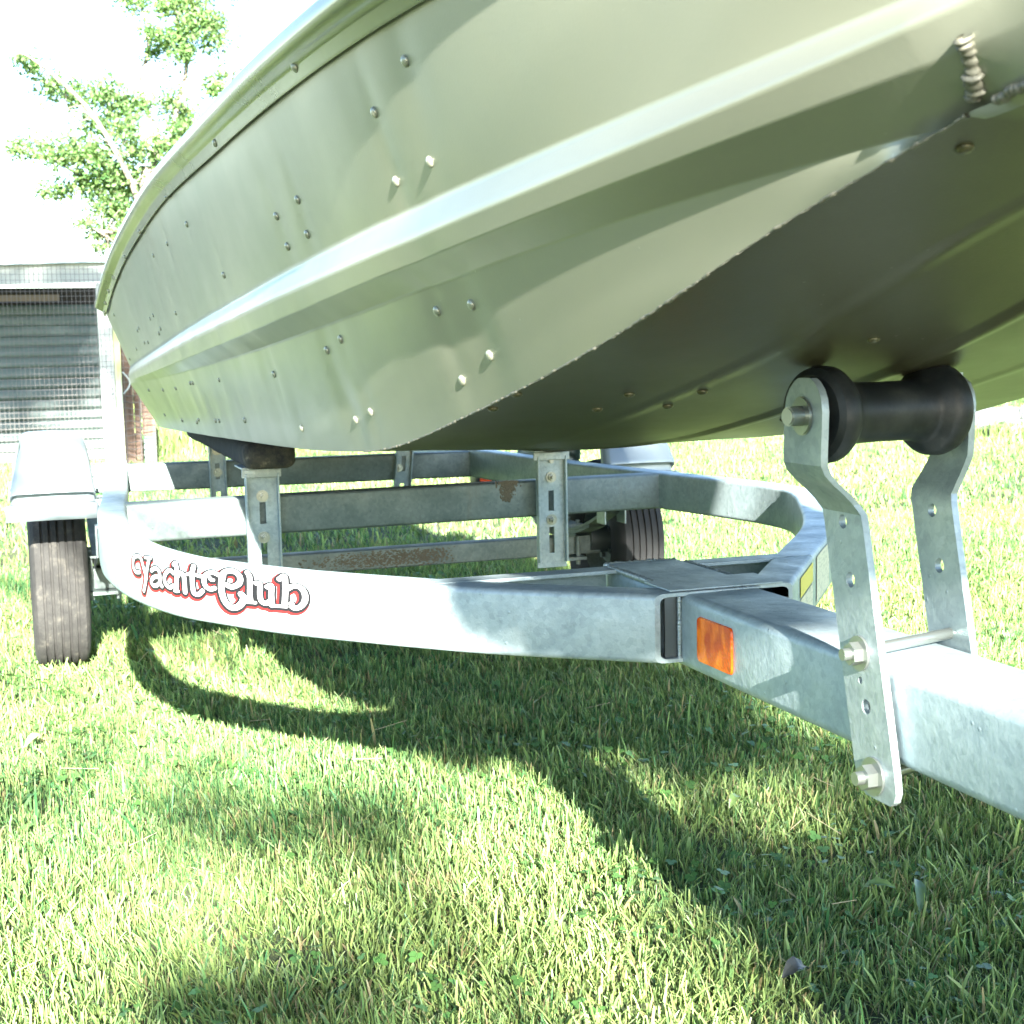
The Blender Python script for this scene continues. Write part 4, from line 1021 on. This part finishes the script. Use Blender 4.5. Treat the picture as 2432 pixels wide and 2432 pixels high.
# tall blades: scattered near, and a rough fringe by stones and pen
me = blades('long_grass', 1700, .98, 3.6, .040, .0036, .3, .4, True, 8); o = link('long_grass', me); tag(o, 'scattered long broad grass blades standing above the mown lawn', 'grass', kind='stuff')
def fringe(n, x0, x1, y0, y1, L, W):
    xy = np.stack([RNG.uniform(x0, x1, n), RNG.uniform(y0, y1, n)], 1); z = gz_np(xy); ln = L * RNG.lognormal(0, .35, n); w = W * RNG.lognormal(0, .3, n)
    az = RNG.uniform(0, 2 * PI, n); d = np.stack([np.cos(az), np.sin(az), np.zeros(n)], 1) * (ln * RNG.uniform(.1, .5, n))[:, None]
    s = np.stack([np.ones(n), RNG.uniform(-.5, .5, n), np.zeros(n)], 1) * (w / 2)[:, None]; b = np.stack([xy[:, 0], xy[:, 1], z - .01], 1); up = np.array([0, 0, 1]) * ln[:, None]
    V = np.stack([b - s, b + s, b + d * .35 + up * .6 + s * .8, b + d * .35 + up * .6 - s * .8, b + d + up], 1).reshape(-1, 3); k = np.arange(n)[:, None] * 5
    c = np.repeat(np.array([.10, .15, .045]) * RNG.lognormal(0, .25, n)[:, None], 5, 0)
    return np_mesh('rough_grass', V, k + np.array([[0, 1, 2, 3]]), k + np.array([[3, 2, 4]]), c, M['grass'])
tag(link('rough_grass', fringe(700, 6.0, 8.0, 8.45, 8.62, .12, .008)), 'tufts of rough grass growing against the edging stones', 'grass', kind='stuff')
tag(link('rough_grass', fringe(2600, .85, 3.2, 10.2, 11.4, .16, .010)), 'taller rough grass behind the stern of the boat right of the pen', 'grass', kind='stuff')
tag(link('rough_grass', fringe(500, -2.6, .8, 9.35, 9.5, .06, .006)), 'uncut grass along the foot of the wire pen', 'grass', kind='stuff')
# clover and ground weeds: small round leaflets just above the soil
def clover(n, y0, y1, R0=.0033, sd=31):
    xy = region(n, y0, y1, .3, .4); pk = patch(xy, 3.0, sd) + .6 * patch(xy, 11, 7) > .12; xy = xy[pk]; n = len(xy)
    z = gz_np(xy) + RNG.uniform(.010, .030, n); r = np.minimum(R0 * RNG.lognormal(0, .35, n), R0 * 1.6); V = []; Q = []; cols = []
    nrm = RNG.normal(0, .35, (n, 3)); nrm[:, 2] = 1; nrm /= np.linalg.norm(nrm, axis=1)[:, None]
    a = np.cross(nrm, np.array([0, 1, 0.0])); a /= np.linalg.norm(a, axis=1)[:, None]; b = np.cross(nrm, a); rot = RNG.uniform(0, 2 * PI, n)
    col = np.array([.075, .17, .045]) * RNG.lognormal(0, .2, n)[:, None]
    allV = []; allQ = []; allC = []; off = 0
    for lf in range(3):
        th0 = rot + lf * 2.094; cen = np.stack([xy[:, 0], xy[:, 1], z], 1) + (a * np.cos(th0)[:, None] + b * np.sin(th0)[:, None]) * (r * 1.05)[:, None]
        ring = [cen + (a * np.cos(th0 + k * PI / 3)[:, None] + b * np.sin(th0 + k * PI / 3)[:, None]) * (r * (1.0 if k else .8))[:, None] for k in range(6)]
        Vv = np.stack(ring, 1).reshape(-1, 3); k = np.arange(n)[:, None] * 6 + off
        allV.append(Vv); allQ.append(np.concatenate([k + np.array([[0, 1, 2, 3]]), k + np.array([[0, 3, 4, 5]])])); allC.append(np.repeat(col, 6, 0)); off += n * 6
    return np_mesh('clover', np.concatenate(allV), np.concatenate(allQ), np.zeros((0, 3), int), np.concatenate(allC), M['grass'])
tag(link('clover', clover(13000, .98, 4.2)), 'clover and low round leaved weeds growing through the near lawn', 'clover', kind='stuff')
tag(link('broad_weeds', clover(700, .98, 4.2, .0052, 44)), 'broad leaved weeds lying flat among the near grass', 'weeds', kind='stuff')
# dry stalks lying on the lawn
strw = mat('dry_straw', (.42, .36, .22), .7)
bm = bmesh.new()
for k in range(50):
    x = random.uniform(-.2, 2.2); yy = random.uniform(1.1, 3.6)
    if x > .84 * yy + .3: continue
    a = random.uniform(0, 2 * PI); L_ = random.uniform(.02, .09); zz = .018 + random.random() * .02
    cyl(bm, (x, yy, zz), (x + L_ * math.cos(a), yy + L_ * math.sin(a), zz + random.uniform(-.012, .014)), .0007, 4, .0005, cap=False)
tag(bmobj('dry_stalks', bm, strw), 'thin dry stalks scattered over the near lawn', 'straw', kind='stuff')
# the few broad leaves one can pick out
def broad_leaf(px, L_, W_, rot, tilt, col, label, rough=.4):
    d = ray(*px); t = (.035 - CAMZ) / d.z; c = ORG + d * t
    bm = bmesh.new(); n = 12; rows_ = []
    for i in range(n + 1):
        q = i / n; w = W_ * math.sin(PI * min(1, q * .94 + .03)) ** .8; zz = .010 * math.sin(q * 3) 
        rows_.append([bm.verts.new((L_ * (q - .5), s * w, zz + abs(s) * w * .5 + .001 * math.sin(q * 25) * abs(s))) for s in (-1, -.5, 0, .5, 1)])
    for a, b in zip(rows_, rows_[1:]):
        for k in range(4): bm.faces.new((a[k], a[k + 1], b[k + 1], b[k]))
    bmesh.ops.transform(bm, matrix=Matrix.Translation(c) @ Matrix.Rotation(rot, 4, 'Z') @ Matrix.Rotation(tilt, 4, 'Y') @ Matrix.Rotation(.25, 4, 'X'), verts=bm.verts)
    mm = mat('leaf_' + str(len(bpy.data.materials)), col, rough); lk(mm, mixc(mm, 1.0, col, ramp(mm, noise_t(mm, coords(mm), 60, 4), [(.3, (.8, .8, .8)), (.7, (1.1, 1.1, 1.1))]), 'MULTIPLY'), P(mm)['Base Color'])
    return tag(bmobj('broad_leaf', bm, mm, None, 80), label, 'leaf')
broad_leaf((1655, 1682), .050, .008, -.95, -.35, (.14, .22, .07), 'bright broad leaf lying tilted on the lawn right of centre below the tongue')
broad_leaf((1500, 1838), .038, .010, .30, .05, (.022, .026, .025), 'grey dead leaf lying in the shaded grass near the bottom edge')
broad_leaf((1730, 1690), .050, .007, 1.1, -.5, (.08, .14, .06), 'dull green broad leaf standing right of the bright one')
broad_leaf((1385, 1905 - 390), .030, .007, .6, -.3, (.15, .23, .07), 'small broad leaf in the sunny patch below the amber reflector')
broad_leaf((65, 1400), .040, .008, .6, -.2, (.22, .27, .14), 'pale broad leaf at the far left edge of the lawn')
